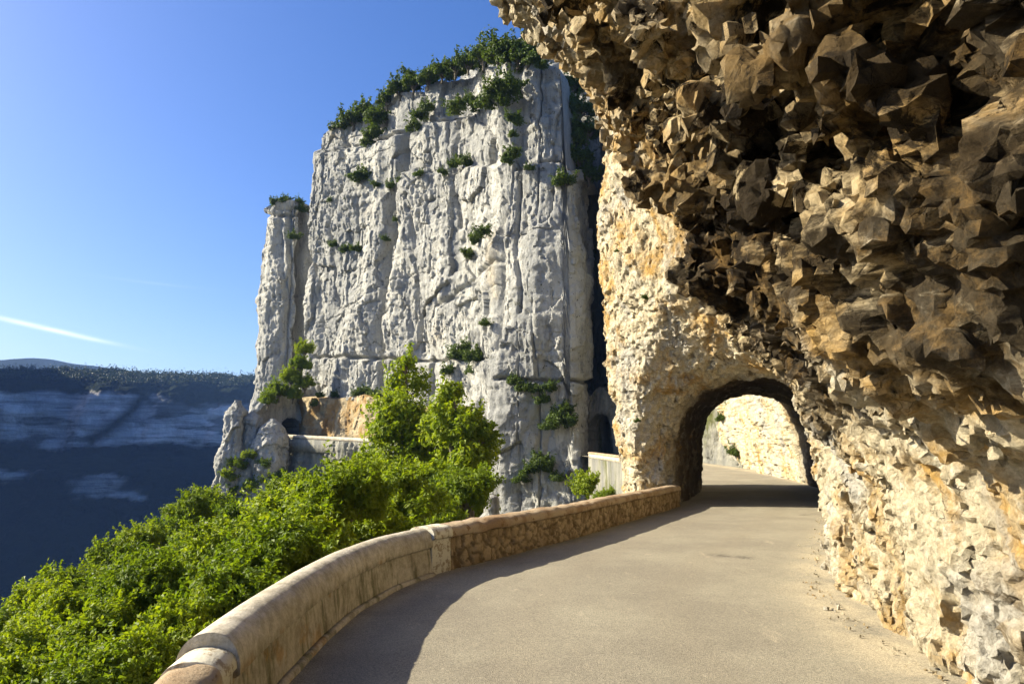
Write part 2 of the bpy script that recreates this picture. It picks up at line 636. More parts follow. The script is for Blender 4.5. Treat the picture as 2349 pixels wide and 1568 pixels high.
def build_road():
    n = len(ROAD)
    hw = np.linspace(-1, 1, 41)
    wl_ = np.interp(ROAD_S, [0, s_at_y(12), S_T, S_E, ROAD_S[-1]], [3.2, 2.95, 2.7, 2.6, 2.6])
    V = np.empty((n, 41, 3))
    E = np.empty((n, 41))
    SP = np.zeros((n, 41))
    OF = np.zeros((n, 41))
    for j, h in enumerate(hw):
        off = h * np.where(h < 0, wl_, 3.6)
        V[:, j, :2] = ROAD + ROAD_N * off[:, None]
        V[:, j, 2] = road_z(ROAD_S) + .02 * np.cos(h * 1.5)
        OF[:, j] = off
        right = sstep(1.9, 2.75, off)
        left = sstep(-2.25, -2.6, off) * .6
        E[:, j] = np.maximum(right, left)
    q = proj(V.reshape(-1, 3))
    V = V.reshape(-1, 3)
    V[:, 2] += .012 * fbm(V * .6, 3, 3)
    for (cx, cy) in ((3.7, 12.55), (4.05, 12.35)):
        SP = np.maximum(SP, np.exp(-((V[:, 0].reshape(n, 41) - cx) ** 2 + (V[:, 1].reshape(n, 41) - cy) ** 2) / .02))
    me = mesh_np('road', V, grid_quads(n, 41)[:, ::-1], True, dict(edge=E.ravel(), spot=SP.ravel(), off=OF.ravel()))
    return tag(obj('road', me, M['asphalt']), 'narrow tan asphalt road bending right into the rock tunnel', 'road', kind='structure')


build_road()


# ------------------------------------------------------------------ the gallery: overhang, pillar and tunnel as one rock
def poly_sdf(poly, X, Z):
    d = np.full(X.shape, 1e9)
    ins = np.zeros(X.shape, bool)
    n = len(poly)
    for i in range(n):
        x0, z0 = poly[i]
        x1, z1 = poly[(i + 1) % n]
        ex, ez = x1 - x0, z1 - z0
        t = np.clip(((X - x0) * ex + (Z - z0) * ez) / (ex * ex + ez * ez), 0, 1)
        d = np.minimum(d, np.hypot(X - x0 - t * ex, Z - z0 - t * ez))
        c = ((z0 <= Z) != (z1 <= Z))
        with np.errstate(divide='ignore', invalid='ignore'):
            xi = x0 + (Z - z0) / (ez if ez else 1e-9) * ex
        ins ^= c & (X < xi)
    return np.where(ins, -d, d)


def surface_nets(V, xs, ys, zs):
    S = V < 0
    nx, ny, nz = V.shape
    any_ = np.zeros((nx - 1, ny - 1, nz - 1), bool)
    all_ = np.ones((nx - 1, ny - 1, nz - 1), bool)
    for i in (0, 1):
        for j in (0, 1):
            for k in (0, 1):
                b = S[i:nx - 1 + i, j:ny - 1 + j, k:nz - 1 + k]
                any_ |= b
                all_ &= b
    act = np.argwhere(any_ & ~all_)
    del any_, all_
    I, J, K = act.T
    idx = np.full((nx - 1, ny - 1, nz - 1), -1, np.int32)
    idx[I, J, K] = np.arange(len(act))
    acc = np.zeros((len(act), 3))
    cnt = np.zeros(len(act))
    G = (xs, ys, zs)
    corners = [(i, j, k) for i in (0, 1) for j in (0, 1) for k in (0, 1)]
    for a in corners:
        for ax in range(3):
            if a[ax]:
                continue
            b = list(a)
            b[ax] = 1
            va = V[I + a[0], J + a[1], K + a[2]]
            vb = V[I + b[0], J + b[1], K + b[2]]
            m = (va < 0) != (vb < 0)
            t = np.where(m, va / np.where(m, va - vb, 1), 0)
            for d, ind in enumerate((I, J, K)):
                p = G[d][ind + a[d]]
                if d == ax:
                    p = p + t * (G[d][ind + 1] - G[d][ind])
                acc[:, d] += np.where(m, p, 0)
            cnt += m
    P = acc / cnt[:, None]
    quads = []
    for ax in range(3):
        sl0 = [slice(1, -1)] * 3
        sl1 = [slice(1, -1)] * 3
        sl0[ax] = slice(0, -1)
        sl1[ax] = slice(1, None)
        a, b = S[tuple(sl0)], S[tuple(sl1)]
        e = np.argwhere(a != b)
        ins = a[e[:, 0], e[:, 1], e[:, 2]]
        o = e.copy()
        for d in range(3):
            if d != ax:
                o[:, d] += 1
        u, v = [d for d in range(3) if d != ax]
        if ax == 1:
            u, v = v, u

        def cell(du, dv):
            c = o.copy()
            c[:, u] += du
            c[:, v] += dv
            return idx[c[:, 0], c[:, 1], c[:, 2]]
        q = np.stack([cell(-1, -1), cell(0, -1), cell(0, 0), cell(-1, 0)], 1)
        q[~ins] = q[~ins][:, ::-1]
        quads.append(q)
    Q = np.concatenate(quads)
    return P, Q[(Q >= 0).all(1)]


def axis(parts):
    out = [parts[0][0]]
    for a, b, st in parts:
        n = max(1, int(round((b - a) / st)))
        out += list(a + (b - a) * (np.arange(n) + 1) / n)
    return np.array(out)


def vnormals(V, Q):
    n = np.cross(V[Q[:, 2]] - V[Q[:, 0]], V[Q[:, 3]] - V[Q[:, 1]])
    N = np.zeros_like(V)
    for k in range(4):
        for d in range(3):
            N[:, d] += np.bincount(Q[:, k], n[:, d], len(V))
    return N / np.maximum(np.linalg.norm(N, axis=1, keepdims=True), 1e-9)


def build_gallery():
    xs = axis([(-5, -1, .16), (-1, 6.4, .048), (6.4, 9, .08), (9, 13, .12), (13, 20, .3)])
    ys = axis([(-5, 2, .25), (2, 10.5, .048), (10.5, 14, .07), (14, 25, .09), (25, 58, .25)])
    zs = axis([(-1.2, 7, .05), (7, 15, .1), (15, 22, .3)])
    XX, YY = np.meshgrid(xs, ys, indexing='ij')
    s, t = nearest_on_road(XX.ravel(), YY.ravel())
    zr = road_z(s)
    # section tables over (t, height above road)
    tt = np.arange(-14, 12.01, .08)
    zz = np.arange(-3, 24, .08)
    TT, ZZ = np.meshgrid(tt, zz, indexing='ij')
    low = [(2.75, -5), (2.7, 0), (2.65, 1.5), (2.5, 1.85), (1.75, 2.1), (1.2, 2.45), (.95, 2.95), (.85, 3.5), (.8, 4.2), (.4, 5.2), (-.5, 6.4), (-1.3, 7.6), (-1.4, 9), (-1.3, 12), (.3, 24), (30, 24), (30, -5)]
    near = [(3.2, -5), (3.15, 0), (3.05, 1.5), (2.9, 2.15), (2.4, 2.7), (1.95, 3.2), (1.6, 3.9), (1.35, 4.65), (.95, 5.6), (.0, 7.0), (-1.2, 8.4), (-1.5, 12), (.3, 24), (30, 24), (30, -5)]
    mid = [(3.0, -5), (2.95, 0), (2.85, 1.4), (2.65, 2.9), (2.3, 4.4), (1.7, 6.0), (.8, 7.8), (-.4, 9.2), (-1.5, 10.4), (-1.9, 14), (-.5, 24), (30, 24), (30, -5)]
    end = [(2.75, -5), (2.7, 0), (2.5, 1.4), (2.3, 2.9), (1.9, 4.5), (1.2, 6.5), (.2, 8.6), (-1.0, 10.2), (-2.2, 11.6), (-2.6, 13), (-2.6, 24), (30, 24), (30, -5)]
    block = [(-4.25, -6), (-4.2, 0), (-4.5, 4), (-4.8, 8), (-4.6, 11), (-4.3, 13), (-4.2, 24), (30, 24), (30, -6)]
    arch = [(-2.35, -8), (-2.35, 2.1), (-2.05, 3.05), (-1.3, 3.75), (-.2, 4.15), (1.0, 4.05), (1.9, 3.4), (2.4, 2.2), (2.5, -8)]
    after = [(2.9, -5), (2.6, 0), (2.3, 1.5), (2.0, 2.8), (1.9, 4.2), (2.3, 7), (2.8, 13), (3.4, 24), (30, 24), (30, -5)]
    T0_, T1, T1b, T2, T4 = (poly_sdf(p, TT, ZZ) for p in (low, near, mid, end, after))
    T3 = np.maximum(poly_sdf(block, TT, ZZ), -poly_sdf(arch, TT, ZZ))
    keys = [(s_at_y(4.0), T0_), (s_at_y(8.5), T1), (s_at_y(13.0), T1b), (s_at_y(17.5), T2), (S_T + .4, T3), (S_E - .2, T3), (S_E + 3.0, T4)]
    t = t - 2.6 * sstep(s_at_y(42), s_at_y(45), s)
    ti = np.clip(((t + 14) / .08), 0, len(tt) - 2)
    t0 = ti.astype(int)
    tf = (ti - t0)[:, None].astype(np.float32)
    V = np.empty((len(t), len(zs)), np.float32)
    for a in range(0, len(t), 30000):
        sl = slice(a, a + 30000)
        zi = np.clip((zs[None, :] - zr[sl, None] + 3) / .08, 0, len(zz) - 2)
        z0 = zi.astype(int)
        zf = (zi - z0).astype(np.float32)
        ss = s[sl]
        v = np.zeros(zi.shape, np.float32)
        ks = [k for k, _ in keys]
        for q, (kq, Tq) in enumerate(keys):
            w = np.ones(len(ss))
            if q > 0:
                w *= sstep(ks[q - 1], kq, ss)
            if q < len(keys) - 1:
                w *= 1 - sstep(kq, ks[q + 1], ss)
            m = w > 0
            if not m.any():
                continue
            i0, f = t0[sl][m][:, None], tf[sl][m]
            zz0, zzf = z0[m], zf[m]
            val = (Tq[i0, zz0] * (1 - f) + Tq[i0 + 1, zz0] * f) * (1 - zzf) + (Tq[i0, zz0 + 1] * (1 - f) + Tq[i0 + 1, zz0 + 1] * f) * zzf
            v[m] += (w[m][:, None] * val).astype(np.float32)
        V[sl] = v
    V = V.reshape(len(xs), len(ys), len(zs))
    # broken blocks, worked into the solid itself
    band = np.argwhere(np.abs(V) < 1.1)
    P = np.stack([xs[band[:, 0]], ys[band[:, 1]], zs[band[:, 2]]], 1).astype(np.float32)
    sb = s.reshape(len(xs), len(ys))[band[:, 0], band[:, 1]]
    tb = t.reshape(len(xs), len(ys))[band[:, 0], band[:, 1]]
    zb = P[:, 2]
    tun = sstep(S_T - .5, S_T + 1, sb) * (1 - sstep(S_E, S_E + 3, sb)) * sstep(-3.4, -2.4, tb)
    ceil = sstep(2.9, 4.3, zb + .3 * perlin(P * .8, 8)) * (1 - .55 * sstep(5.2, 6.8, zb)) * (1 - sstep(s_at_y(10), s_at_y(14.5), sb))
    amp = .5 + .6 * ceil - .25 * tun
    Pw = P + .22 * np.stack([fbm(P * .9, 5, 2), fbm(P * .9, 6, 2), fbm(P * .9, 7, 2)], 1)
    # bedding leans with the wall: pieces are long up the slope
    Pl = np.stack([Pw[:, 0], Pw[:, 1] - .35 * Pw[:, 2], Pw[:, 2]], 1)
    v0, e0 = facet(Pl * (1 / 1.9, 1 / 1.7, 1 / 1.8), 19, 1.1, True, .9)
    v1, e1 = facet(Pl * (1 / .62, 1 / .54, 1 / .66), 11, 1.3, True, .55)
    v2, e2 = facet(Pl * (1 / .30, 1 / .26, 1 / .36), 12, 1.3, True, .3)
    v3 = facet(Pl * (1 / .24, 1 / .20, 1 / .36), 14, 1.0, False, .4)
    big = sstep(-.25, .35, perlin(P * .45, 15))                  # some stretches break into large blocks, some into chips
    d = (.2 + .42 * ceil) * v0 + (.14 + .26 * ceil) * v1 + .14 * ceil * np.exp(-(e1 / .06) ** 2)
    d += (.12 + .15 * ceil) * v2 + .10 * np.exp(-(e2 / .07) ** 2)
    d += (.05 + .14 * sstep(-.2, .3, perlin(P * .7, 16))) * v3
    # layered, flaking rock: thin beds drawn out along the road
    Q3 = np.stack([.47 * Pw[:, 0] + .88 * Pw[:, 1], .88 * Pw[:, 0] - .47 * Pw[:, 1] + .5 * Pw[:, 2], Pw[:, 2] - .3 * Pw[:, 0]], 1)
    bed = ridged(Q3 * (.8, 2.4, 2.6), 17, 4)
    low_roof = sstep(1.7, 2.3, zb) * (1 - sstep(3.2, 4.2, zb)) * (1 - sstep(s_at_y(11), s_at_y(14), sb))
    d += -(.13 + .10 * low_roof) * bed * (1 - .4 * big * (1 - low_roof))
    d += -.16 * ridged(P * (1.0, 1.1, .7), 18, 3)
    d += -.20 * ceil * ridged(Pl * (1.5, 1.6, 1.3), 26, 4)
    d += .40 * perlin(P * .33, 13) + tun * (.34 * perlin(P * .9, 24) + .3 * facet(P * 1.1, 25, 1.0))
    V[band[:, 0], band[:, 1], band[:, 2]] += (amp * d).astype(np.float32)
    # the outer cliff face: one leaning plane drawn along the road, which makes the lip of the overhang
    r1, r2 = at(1168, 0, 1.0) - (0, 0, EYE), at(1366, 262, 1.0) - (0, 0, EYE)
    pn = np.cross(r2, r1)
    pn /= np.linalg.norm(pn)
    if pn[0] > 0:
        pn = -pn
    dist = (P - (0, 0, EYE)) @ pn + .30 * perlin(P * .5, 41) + .22 * v2 + .12 * bed
    dist = dist - 8 * sstep(s_at_y(14.5), s_at_y(19), sb) - 8 * sstep(4.0, 3.0, zb)
    sub = V[band[:, 0], band[:, 1], band[:, 2]]
    V[band[:, 0], band[:, 1], band[:, 2]] = np.maximum(sub, dist.astype(np.float32))
    far_in = np.argwhere(V <= -1.1)
    Pf = np.stack([xs[far_in[:, 0]], ys[far_in[:, 1]], zs[far_in[:, 2]]], 1)
    sf = s.reshape(len(xs), len(ys))[far_in[:, 0], far_in[:, 1]]
    df = (Pf - (0, 0, EYE)) @ pn - 8 * sstep(s_at_y(14.5), s_at_y(19), sf) - 8 * sstep(4.0, 3.0, Pf[:, 2])
    V[far_in[:, 0], far_in[:, 1], far_in[:, 2]] = np.maximum(V[far_in[:, 0], far_in[:, 1], far_in[:, 2]], df.astype(np.float32))
    V[0], V[-1], V[:, 0], V[:, -1], V[:, :, -1] = 1, 1, 1, 1, 1
    P, Q = surface_nets(V, xs, ys, zs)
    del V
    lab = np.arange(len(P))                                       # drop loose crumbs: keep the one big connected body
    for _ in range(400):
        m = lab[Q].min(1)
        new = lab.copy()
        for k in range(4):
            np.minimum.at(new, Q[:, k], m)
        new = new[new]
        if (new == lab).all():
            break
        lab = new
    main = np.bincount(lab).argmax()
    Q = Q[(lab[Q] == main).all(1)]
    used = np.unique(Q)
    idx_ = np.full(len(P), -1)
    idx_[used] = np.arange(len(used))
    P, Q = P[used], idx_[Q]
    N = vnormals(P, Q)
    sv, tv = nearest_on_road(P[:, 0], P[:, 1])
    tun = sstep(S_T - .5, S_T + 1, sv) * (1 - sstep(S_E, S_E + 3, sv))
    P2 = np.stack([P[:, 0], P[:, 1] - .35 * P[:, 2], P[:, 2]], 1) + .06 * np.stack([perlin(P * 5, 31), perlin(P * 5, 32), perlin(P * 5, 33)], 1)
    rf = sstep(2.2, 3.6, P[:, 2]) * (1 - sstep(s_at_y(10), s_at_y(14), sv))
    dd = (.05 + .035 * rf) * facet(P2 * (7.0, 8.0, 6.0), 21, 1.2) + (.022 + .022 * rf) * facet(P2 * (12, 13, 10), 22, 1.2) - (.045 + .055 * rf) * ridged(P2 * (3.0, 3.2, 2.0), 23, 4) - (.014 + .036 * rf) * ridged(P2 * (7.5, 8.0, 6.0), 27, 3)
    P = P + N * (dd * (1 - .3 * tun))[:, None]
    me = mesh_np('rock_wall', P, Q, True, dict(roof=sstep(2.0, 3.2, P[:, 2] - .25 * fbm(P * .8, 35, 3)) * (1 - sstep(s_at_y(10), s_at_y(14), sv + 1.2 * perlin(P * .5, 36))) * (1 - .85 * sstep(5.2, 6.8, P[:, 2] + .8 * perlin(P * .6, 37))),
                                            tunnel_shade=tun * sstep(-2.9, -2.2, tv) * sstep(2.9, 2.5, tv) * sstep(4.6, 4.2, P[:, 2] - road_z(sv)),
                                            brow_shade=sstep(1.9, 2.5, P[:, 2] - .3 * perlin(P * .9, 38)) * (1 - sstep(3.7, 4.6, P[:, 2] + .5 * perlin(P * .7, 39))) * (1 - sstep(s_at_y(9), s_at_y(12), sv))), 42)
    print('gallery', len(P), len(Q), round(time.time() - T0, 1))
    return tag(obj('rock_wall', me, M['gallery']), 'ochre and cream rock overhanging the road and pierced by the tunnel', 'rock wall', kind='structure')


build_gallery()


# ------------------------------------------------------------------ parapets
def sweep(crest, prof, name, mat, parent, disp=None, closed=True, attrs=None, caps=True):
    """prof: (offset to the right of the crest line, height); crest: dense plan points"""
    t = tangents(crest[:, :2])
    n = np.stack([t[:, 1], -t[:, 0]], 1)
    prof = np.array(prof, float)
    k = len(prof)
    V = np.zeros((len(crest), k, 3))
    V[:, :, :2] = crest[:, None, :2] + n[:, None, :] * prof[None, :, 0, None]
    V[:, :, 2] = prof[None, :, 1] + (crest[:, 2][:, None] if crest.shape[1] > 2 else 0)
    if disp is not None:
        V = disp(V, n)
    a = attrs(V) if attrs else None
    Vf = V.reshape(-1, 3)
    m = len(crest)
    Q = grid_quads(m, k)
    if closed:
        i = np.arange(m - 1)
        Q = np.concatenate([Q, np.stack([i * k + k - 1, (i + 1) * k + k - 1, (i + 1) * k, i * k], 1)])
    me = mesh_np(name, Vf, Q, True, a)
    if caps and closed:
        import bmesh
        bm = bmesh.new()
        bm.from_mesh(me)
        bm.verts.ensure_lookup_table()
        bm.faces.new([bm.verts[j] for j in range(k)])
        bm.faces.new([bm.verts[(m - 1) * k + j] for j in range(k)][::-1])
        bmesh.ops.recalc_face_normals(bm, faces=bm.faces)
        bm.to_mesh(me)
        bm.free()
        me.update()
    return obj(name, me, mat, parent)


CREST = resample([(-1.55, 2.6), (-1.86, 3.6), (-2.02, 4.8), (-2.08, 5.8), (-2.10, 7.2), (-2.05, 8.4), (-1.80, 9.8), (-1.27, 11.05), (-.55, 12.0)], .02, .25)
STONE = resample([(-1.66, 10.25), (-1.36, 10.85), (-.80, 11.7), (-.45, 12.3), (1.10, 14.9), (2.80, 18.2), (5.35, 23.0)], .035, .3)
CL = np.r_[0, np.cumsum(np.linalg.norm(np.diff(CREST, axis=0), axis=1))]


def cut(C, y0, y1):
    return C[(C[:, 1] >= y0) & (C[:, 1] <= y1)]


def arc_prof(hw, z0, rise, n=14, power=2.4):
    """rounded coping, outer side to inner side"""
    a = np.linspace(math.pi, 0, n)
    c, s_ = np.cos(a), np.sin(a)
    return [(hw * np.sign(ci) * abs(ci) ** (2 / power), z0 + rise * abs(si) ** (2 / power)) for ci, si in zip(c, s_)]


def build_concrete_parapet():
    root = tag(empty('parapet_wall', (-2.05, 5.8, 0)), 'smooth curved concrete parapet with rounded top, beside the road and the green slope', 'parapet')
    C = cut(CREST, 4.78, 10.78)
    o = np.array([-2.05, 5.8])
    Cc = C - o
    L = np.r_[0, np.cumsum(np.linalg.norm(np.diff(Cc, axis=0), axis=1))]

    def rough(V, n):
        P = V.reshape(-1, 3)
        d = (.010 * fbm(P * 1.7, 31, 3) + .004 * fbm(P * 9, 32, 2)).reshape(V.shape[:2])
        V = V.copy()
        V[:, :, :2] += n[:, None, :] * d[:, :, None]
        V[:, :, 2] += d * .6
        return V

    def joints(V, n):
        V = rough(V, n)
        for j in np.arange(.75, L[-1], 1.02):
            w = np.exp(-((L - j) / .014) ** 2)[:, None] * .016
            c = np.array([0., .42])
            ctr = np.zeros_like(V)
            ctr[:, :, :2] = Cc[:, None, :]
            ctr[:, :, 2] = .42
            dv = ctr - V
            dv /= np.maximum(np.linalg.norm(dv, axis=2, keepdims=True), 1e-6)
            V = V + dv * w[:, :, None]
        return V
    body = [(-.205, -2.5), (-.205, 0.4), (.16, .4)] + [(.16 + .05 * (1 - q), q * .4) for q in np.linspace(.95, 0, 12)] + [(.21, -.3), (0, -2.5)]
    sweep(Cc, body, 'wall_body', M['concrete'], root, rough)
    sweep(Cc, [(-.20, .402)] + arc_prof(.215, .42, .27, 18, 2.2) + [(.19, .402)], 'coping', M['concrete'], root, joints)
    sweep(Cc, [(.19, -.2), (.19, .05), (.235, .055), (.265, .035), (.275, -.2)], 'footing', M['concrete'], root, rough)
    return root


def stone_disp(seed):
    def f(V, n):
        P = V.reshape(-1, 3)
        v, e = facet(P * (4.6, 4.6, 5.6) + .3 * perlin(P * 4, seed)[:, None], seed, .5, True)
        d = (.035 * sstep(.0, .22, e) + .03 * v + .008 * fbm(P * 9, seed, 2)).reshape(V.shape[:2])
        V = V.copy()
        V[:, :, :2] += n[:, None, :] * (d - .02)[:, :, None] * np.where(V[:, :, 2:3] < 5, 1, 1)
        return V
    return f


def stone_attr(seed):
    def f(V):
        P = V.reshape(-1, 3)
        v, e = facet(P * (4.6, 4.6, 5.6) + .3 * perlin(P * 4, seed)[:, None], seed, .5, True)
        return dict(stone=sstep(.05, .2, e))
    return f


def rough_stone(amp, seed):
    def f(V, n):
        P = V.reshape(-1, 3)
        d = (amp * fbm(P * 3.1, seed, 4) + amp * .8 * facet(P * (1.1, 1.1, .7), seed + 1, .3)).reshape(V.shape[:2])
        V = V.copy()
        V[:, :, :2] += n[:, None, :] * d[:, :, None] * .6
        V[:, :, 2] += d * np.where(V[:, :, 2] > .45, 1, 0)
        return V
    return f


def build_stone_parapet():
    root = tag(empty('parapet_wall', (2.0, 16.6, 0)), 'low rubble stone parapet with brown coping leading to the tunnel mouth', 'parapet')
    o = np.array([2.0, 16.6])
    C = STONE - o
    C = C[(STONE[:, 1] >= 10.77)]
    A = C[C[:, 1] + 16.6 >= 11.18]
    W = C[C[:, 1] + 16.6 <= 11.20]
    zs_ = np.linspace(.515, -.05, 20)
    body = [(-.2, -2.5), (-.2, .515)] + [(.185, z) for z in zs_] + [(.185, -.4), (0, -2.5)]
    sweep(A, body, 'wall_body', M['masonry'], root, stone_disp(41), True, stone_attr(41))
    cop = [(-.21, .52)] + arc_prof(.235, .545, .16, 12, 3.0) + [(.21, .52)]
    sweep(A, cop, 'coping', M['coping'], root, rough_stone(.02, 44))
    # whitewashed end next to the concrete
    wb = [(-.215, -2.5), (-.215, .52), (.20, .52)] + [(.20, z) for z in np.linspace(.5, -.05, 12)] + [(.20, -.4), (0, -2.5)]
    wp = sweep(W, wb, 'painted_end', M['white'], root, rough_stone(.012, 46))
    sweep(W, [(-.22, .522)] + arc_prof(.24, .545, .165, 12, 3.0) + [(.22, .522)], 'painted_coping', M['white'], root, rough_stone(.012, 47))
    return root


def build_near_parapet():
    root = tag(empty('parapet_wall', (-1.7, 3.2, 0)), 'brown stone parapet with flaking whitewashed end, at the foot of the concrete parapet', 'parapet')
    o = np.array([-1.7, 3.2])
    C = CREST - o
    A = C[CREST[:, 1] < 4.46]
    W = C[(CREST[:, 1] >= 4.44) & (CREST[:, 1] <= 4.79)]
    body = [(-.17, -2.5), (-.17, .44)] + [(.16, z) for z in np.linspace(.44, -.05, 18)] + [(.16, -.4), (0, -2.5)]
    sweep(A, body, 'wall_body', M['masonry'], root, stone_disp(51), True, stone_attr(51))
    sweep(A, [(-.17, .445)] + arc_prof(.185, .46, .125, 12, 2.3) + [(.17, .445)], 'coping', M['coping'], root, rough_stone(.018, 54))
    wb = [(-.175, -2.5), (-.175, .445), (.165, .445)] + [(.165, z) for z in np.linspace(.43, -.05, 10)] + [(.165, -.4), (0, -2.5)]
    sweep(W, wb, 'painted_end', M['white'], root, rough_stone(.006, 56))
    sweep(W, [(-.175, .447)] + arc_prof(.19, .46, .14, 14, 2.3) + [(.175, .447)], 'painted_coping', M['white'], root, rough_stone(.006, 57))
    return root


build_concrete_parapet()
build_stone_parapet()
build_near_parapet()


def road_side(y0, y1, off):
    i = (ROAD[:, 1] >= y0) & (ROAD[:, 1] <= y1)
    return np.column_stack([ROAD[i] + ROAD_N[i] * off, road_z(ROAD_S[i])])


def build_far_parapet():
    root = tag(empty('parapet_wall', (0, 0, 0)), 'pale parapet on a plain retaining wall, in the gap before the second tunnel mouth', 'parapet')
    C = road_side(47, 72, -2.45)[::3]
    sweep(C, [(-.25, -6), (-.25, -.1), (.25, -.1), (.25, -6)], 'retaining_wall', M['mossy'], root, rough_stone(.05, 61))
    sweep(C, [(-.22, -.09), (-.22, .36), (.22, .36), (.22, -.09)], 'wall_body', M['concrete'], root, rough_stone(.02, 62))
    sweep(C, [(-.3, .365)] + arc_prof(.3, .38, .14, 8, 3) + [(.3, .365)], 'coping', M['coping'], root, rough_stone(.02, 63))
    return root


build_far_parapet()


# ------------------------------------------------------------------ cliffs
def cliff_sheet(name, plan, zb, zt, du, dz, disp, mat, label, cat='cliff', cap=9.0, smooth=.7, back=(.35, .94), thing=None):
    """plan runs right to left seen from the road; zb, zt are functions of the base point arrays (x, y, px)"""
    C = resample(plan, du, smooth)
    t = tangents(C)
    n = np.stack([-t[:, 1], t[:, 0]], 1)
    base = np.column_stack([C, np.full(len(C), 5.0)])
    px, _ = proj(base)
    z0 = np.asarray(zb(C, px), float) * np.ones(len(C))
    z1 = np.asarray(zt(C, px), float) * np.ones(len(C))
    nv = int((z1 - z0).max() / dz) + 2
    v = np.linspace(0, 1, nv)
    ncap = 14
    V = np.empty((len(C), nv + ncap, 3))
    V[:, :nv, 0] = C[:, None, 0]
    V[:, :nv, 1] = C[:, None, 1]
    V[:, :nv, 2] = z0[:, None] + (z1 - z0)[:, None] * v[None]
    P = V[:, :nv].reshape(-1, 3)
    N2 = np.repeat(n, nv, 0)
    d = disp(P, N2)
    P = P.copy()
    P[:, :2] += N2 * d[:, None]
    V[:, :nv] = P.reshape(len(C), nv, 3)
    for k in range(ncap):
        f = (k + 1) / ncap
        V[:, nv + k, 0] = V[:, nv - 1, 0] + back[0] * cap * f
        V[:, nv + k, 1] = V[:, nv - 1, 1] + back[1] * cap * f
        V[:, nv + k, 2] = V[:, nv - 1, 2] + .5 * math.sin(f * 3)
    me = mesh_np(name, V.reshape(-1, 3), grid_quads(len(C), nv + ncap)[:, ::-1], True, None, 40)
    o = obj(name, me, mat)
    tag(o, label, cat, kind=None if thing else 'structure')
    print(name, len(V.reshape(-1, 3)), round(time.time() - T0, 1))
    return C, n, z0, z1


def limestone(scale=1.0, seed=0, cracks=(), ledges=(), holes=(), flute=1.0):
    def f(P, N2):
        q = P / scale
        d = 1.7 * fbm(q * (.07, .07, .035), seed + 1, 2)
        d += .8 * fbm(q * (.17, .17, .10), seed + 3, 2)
        r = fbm(q * (.5, .5, .07), seed + 6, 3)
        d += .26 * flute * np.abs(r) - .1
        d += .22 * np.abs(fbm(q * (.09, .09, .6), seed + 40, 2))
        w = q + .5 * np.stack([fbm(q * .3, seed + 20, 2), fbm(q * .3, seed + 21, 2), fbm(q * .3, seed + 22, 2)], 1)
        v, e = facet(w * (.14, .14, .085), seed + 9, .7, True)
        d += .95 * v - .12 * np.exp(-(e / .025) ** 2)
        v, e = facet(w * (.42, .42, .26), seed + 10, .9, True)
        d += .32 * v - .03 * np.exp(-(e / .04) ** 2)
        # long upright joints and thin bedding seams
        jv = perlin(q * (.30, .30, .014) + .12 * perlin(q * .5, seed + 50)[:, None], seed + 51)
        d -= .55 * np.exp(-(jv / .022) ** 2) * sstep(-.15, .2, perlin(q * (.1, .1, .05), seed + 52))
        jh = perlin(q * (.016, .016, .15) + .06 * perlin(q * .4, seed + 53)[:, None], seed + 54)
        d -= .24 * np.exp(-(jh / .018) ** 2) * sstep(-.1, .25, perlin(q * (.06, .06, .1), seed + 55))
        d += .17 * facet(w * (1.1, 1.1, .6), seed + 11, 1.0)
        d += .25 * np.abs(fbm(q * (.25, .25, .2), seed + 12, 2))
        d += (.03 + .16 * sstep(-.25, .3, perlin(q * (.11, .11, .07), seed + 47))) * ridged(q * (.9, .9, .16), seed + 13, 4) + .06 * ridged(q * (1.3, 1.3, 1.0), seed + 45, 3)
        pit = fbm(q * (1.1, 1.1, .8), seed + 14, 2)
        d -= .32 * sstep(.30, .62, pit) * sstep(-.2, .25, perlin(q * .12, seed + 16))
        d = d * scale
        px, py = proj(P)
        wob = 7 * perlin(P * (.25, .25, .25), seed + 30)
        for pts, width, depth in cracks:
            dd = seg_dist(px + wob, py + wob, pts)
            d -= depth * np.exp(-(dd / width) ** 2)
        for pts, back in ledges:
            xs_ = [p[0] for p in pts]
            ln = np.interp(px, xs_, [p[1] for p in pts]) + wob
            ins = sstep(xs_[0] - 12, xs_[0] + 12, px) * (1 - sstep(xs_[-1] - 12, xs_[-1] + 12, px))
            d -= back * sstep(-2, 10, ln - py) * ins
        for (cx, cy, hw, hh, depth) in holes:
            ex = np.abs(px - cx) / hw
            ey = np.where(py < cy, (cy - py) / hh, 0)
            rr = np.maximum(ex ** 2.6 + ey ** 2.6, 0)
            inside = (rr < 1) & (py < cy + 3)
            d = np.where(inside, d - depth, d)
        return d
    return f


def xline(*pts):
    a = [p[0] for p in pts]
    b = [p[1] for p in pts]
    return lambda C, px: np.interp(px, a, b)


def ztop_px(*pts):
    """top edge given where the photograph shows it: (px, py) -> z at the sheet's own depth"""
    a = np.array([p[0] for p in pts], float)
    b = np.array([p[1] for p in pts], float)

    def f(C, px):
        py = np.interp(px, a, b)
        for _ in range(3):
            v = (784 - py) / F_PX
            bb = math.cos(PITCH) - v * math.sin(PITCH)
            cc = math.sin(PITCH) + v * math.cos(PITCH)
            z = EYE + cc / bb * C[:, 1]
            q, _y = proj(np.column_stack([C, z]))
            py = np.interp(q, a, b)
        return z
    return f


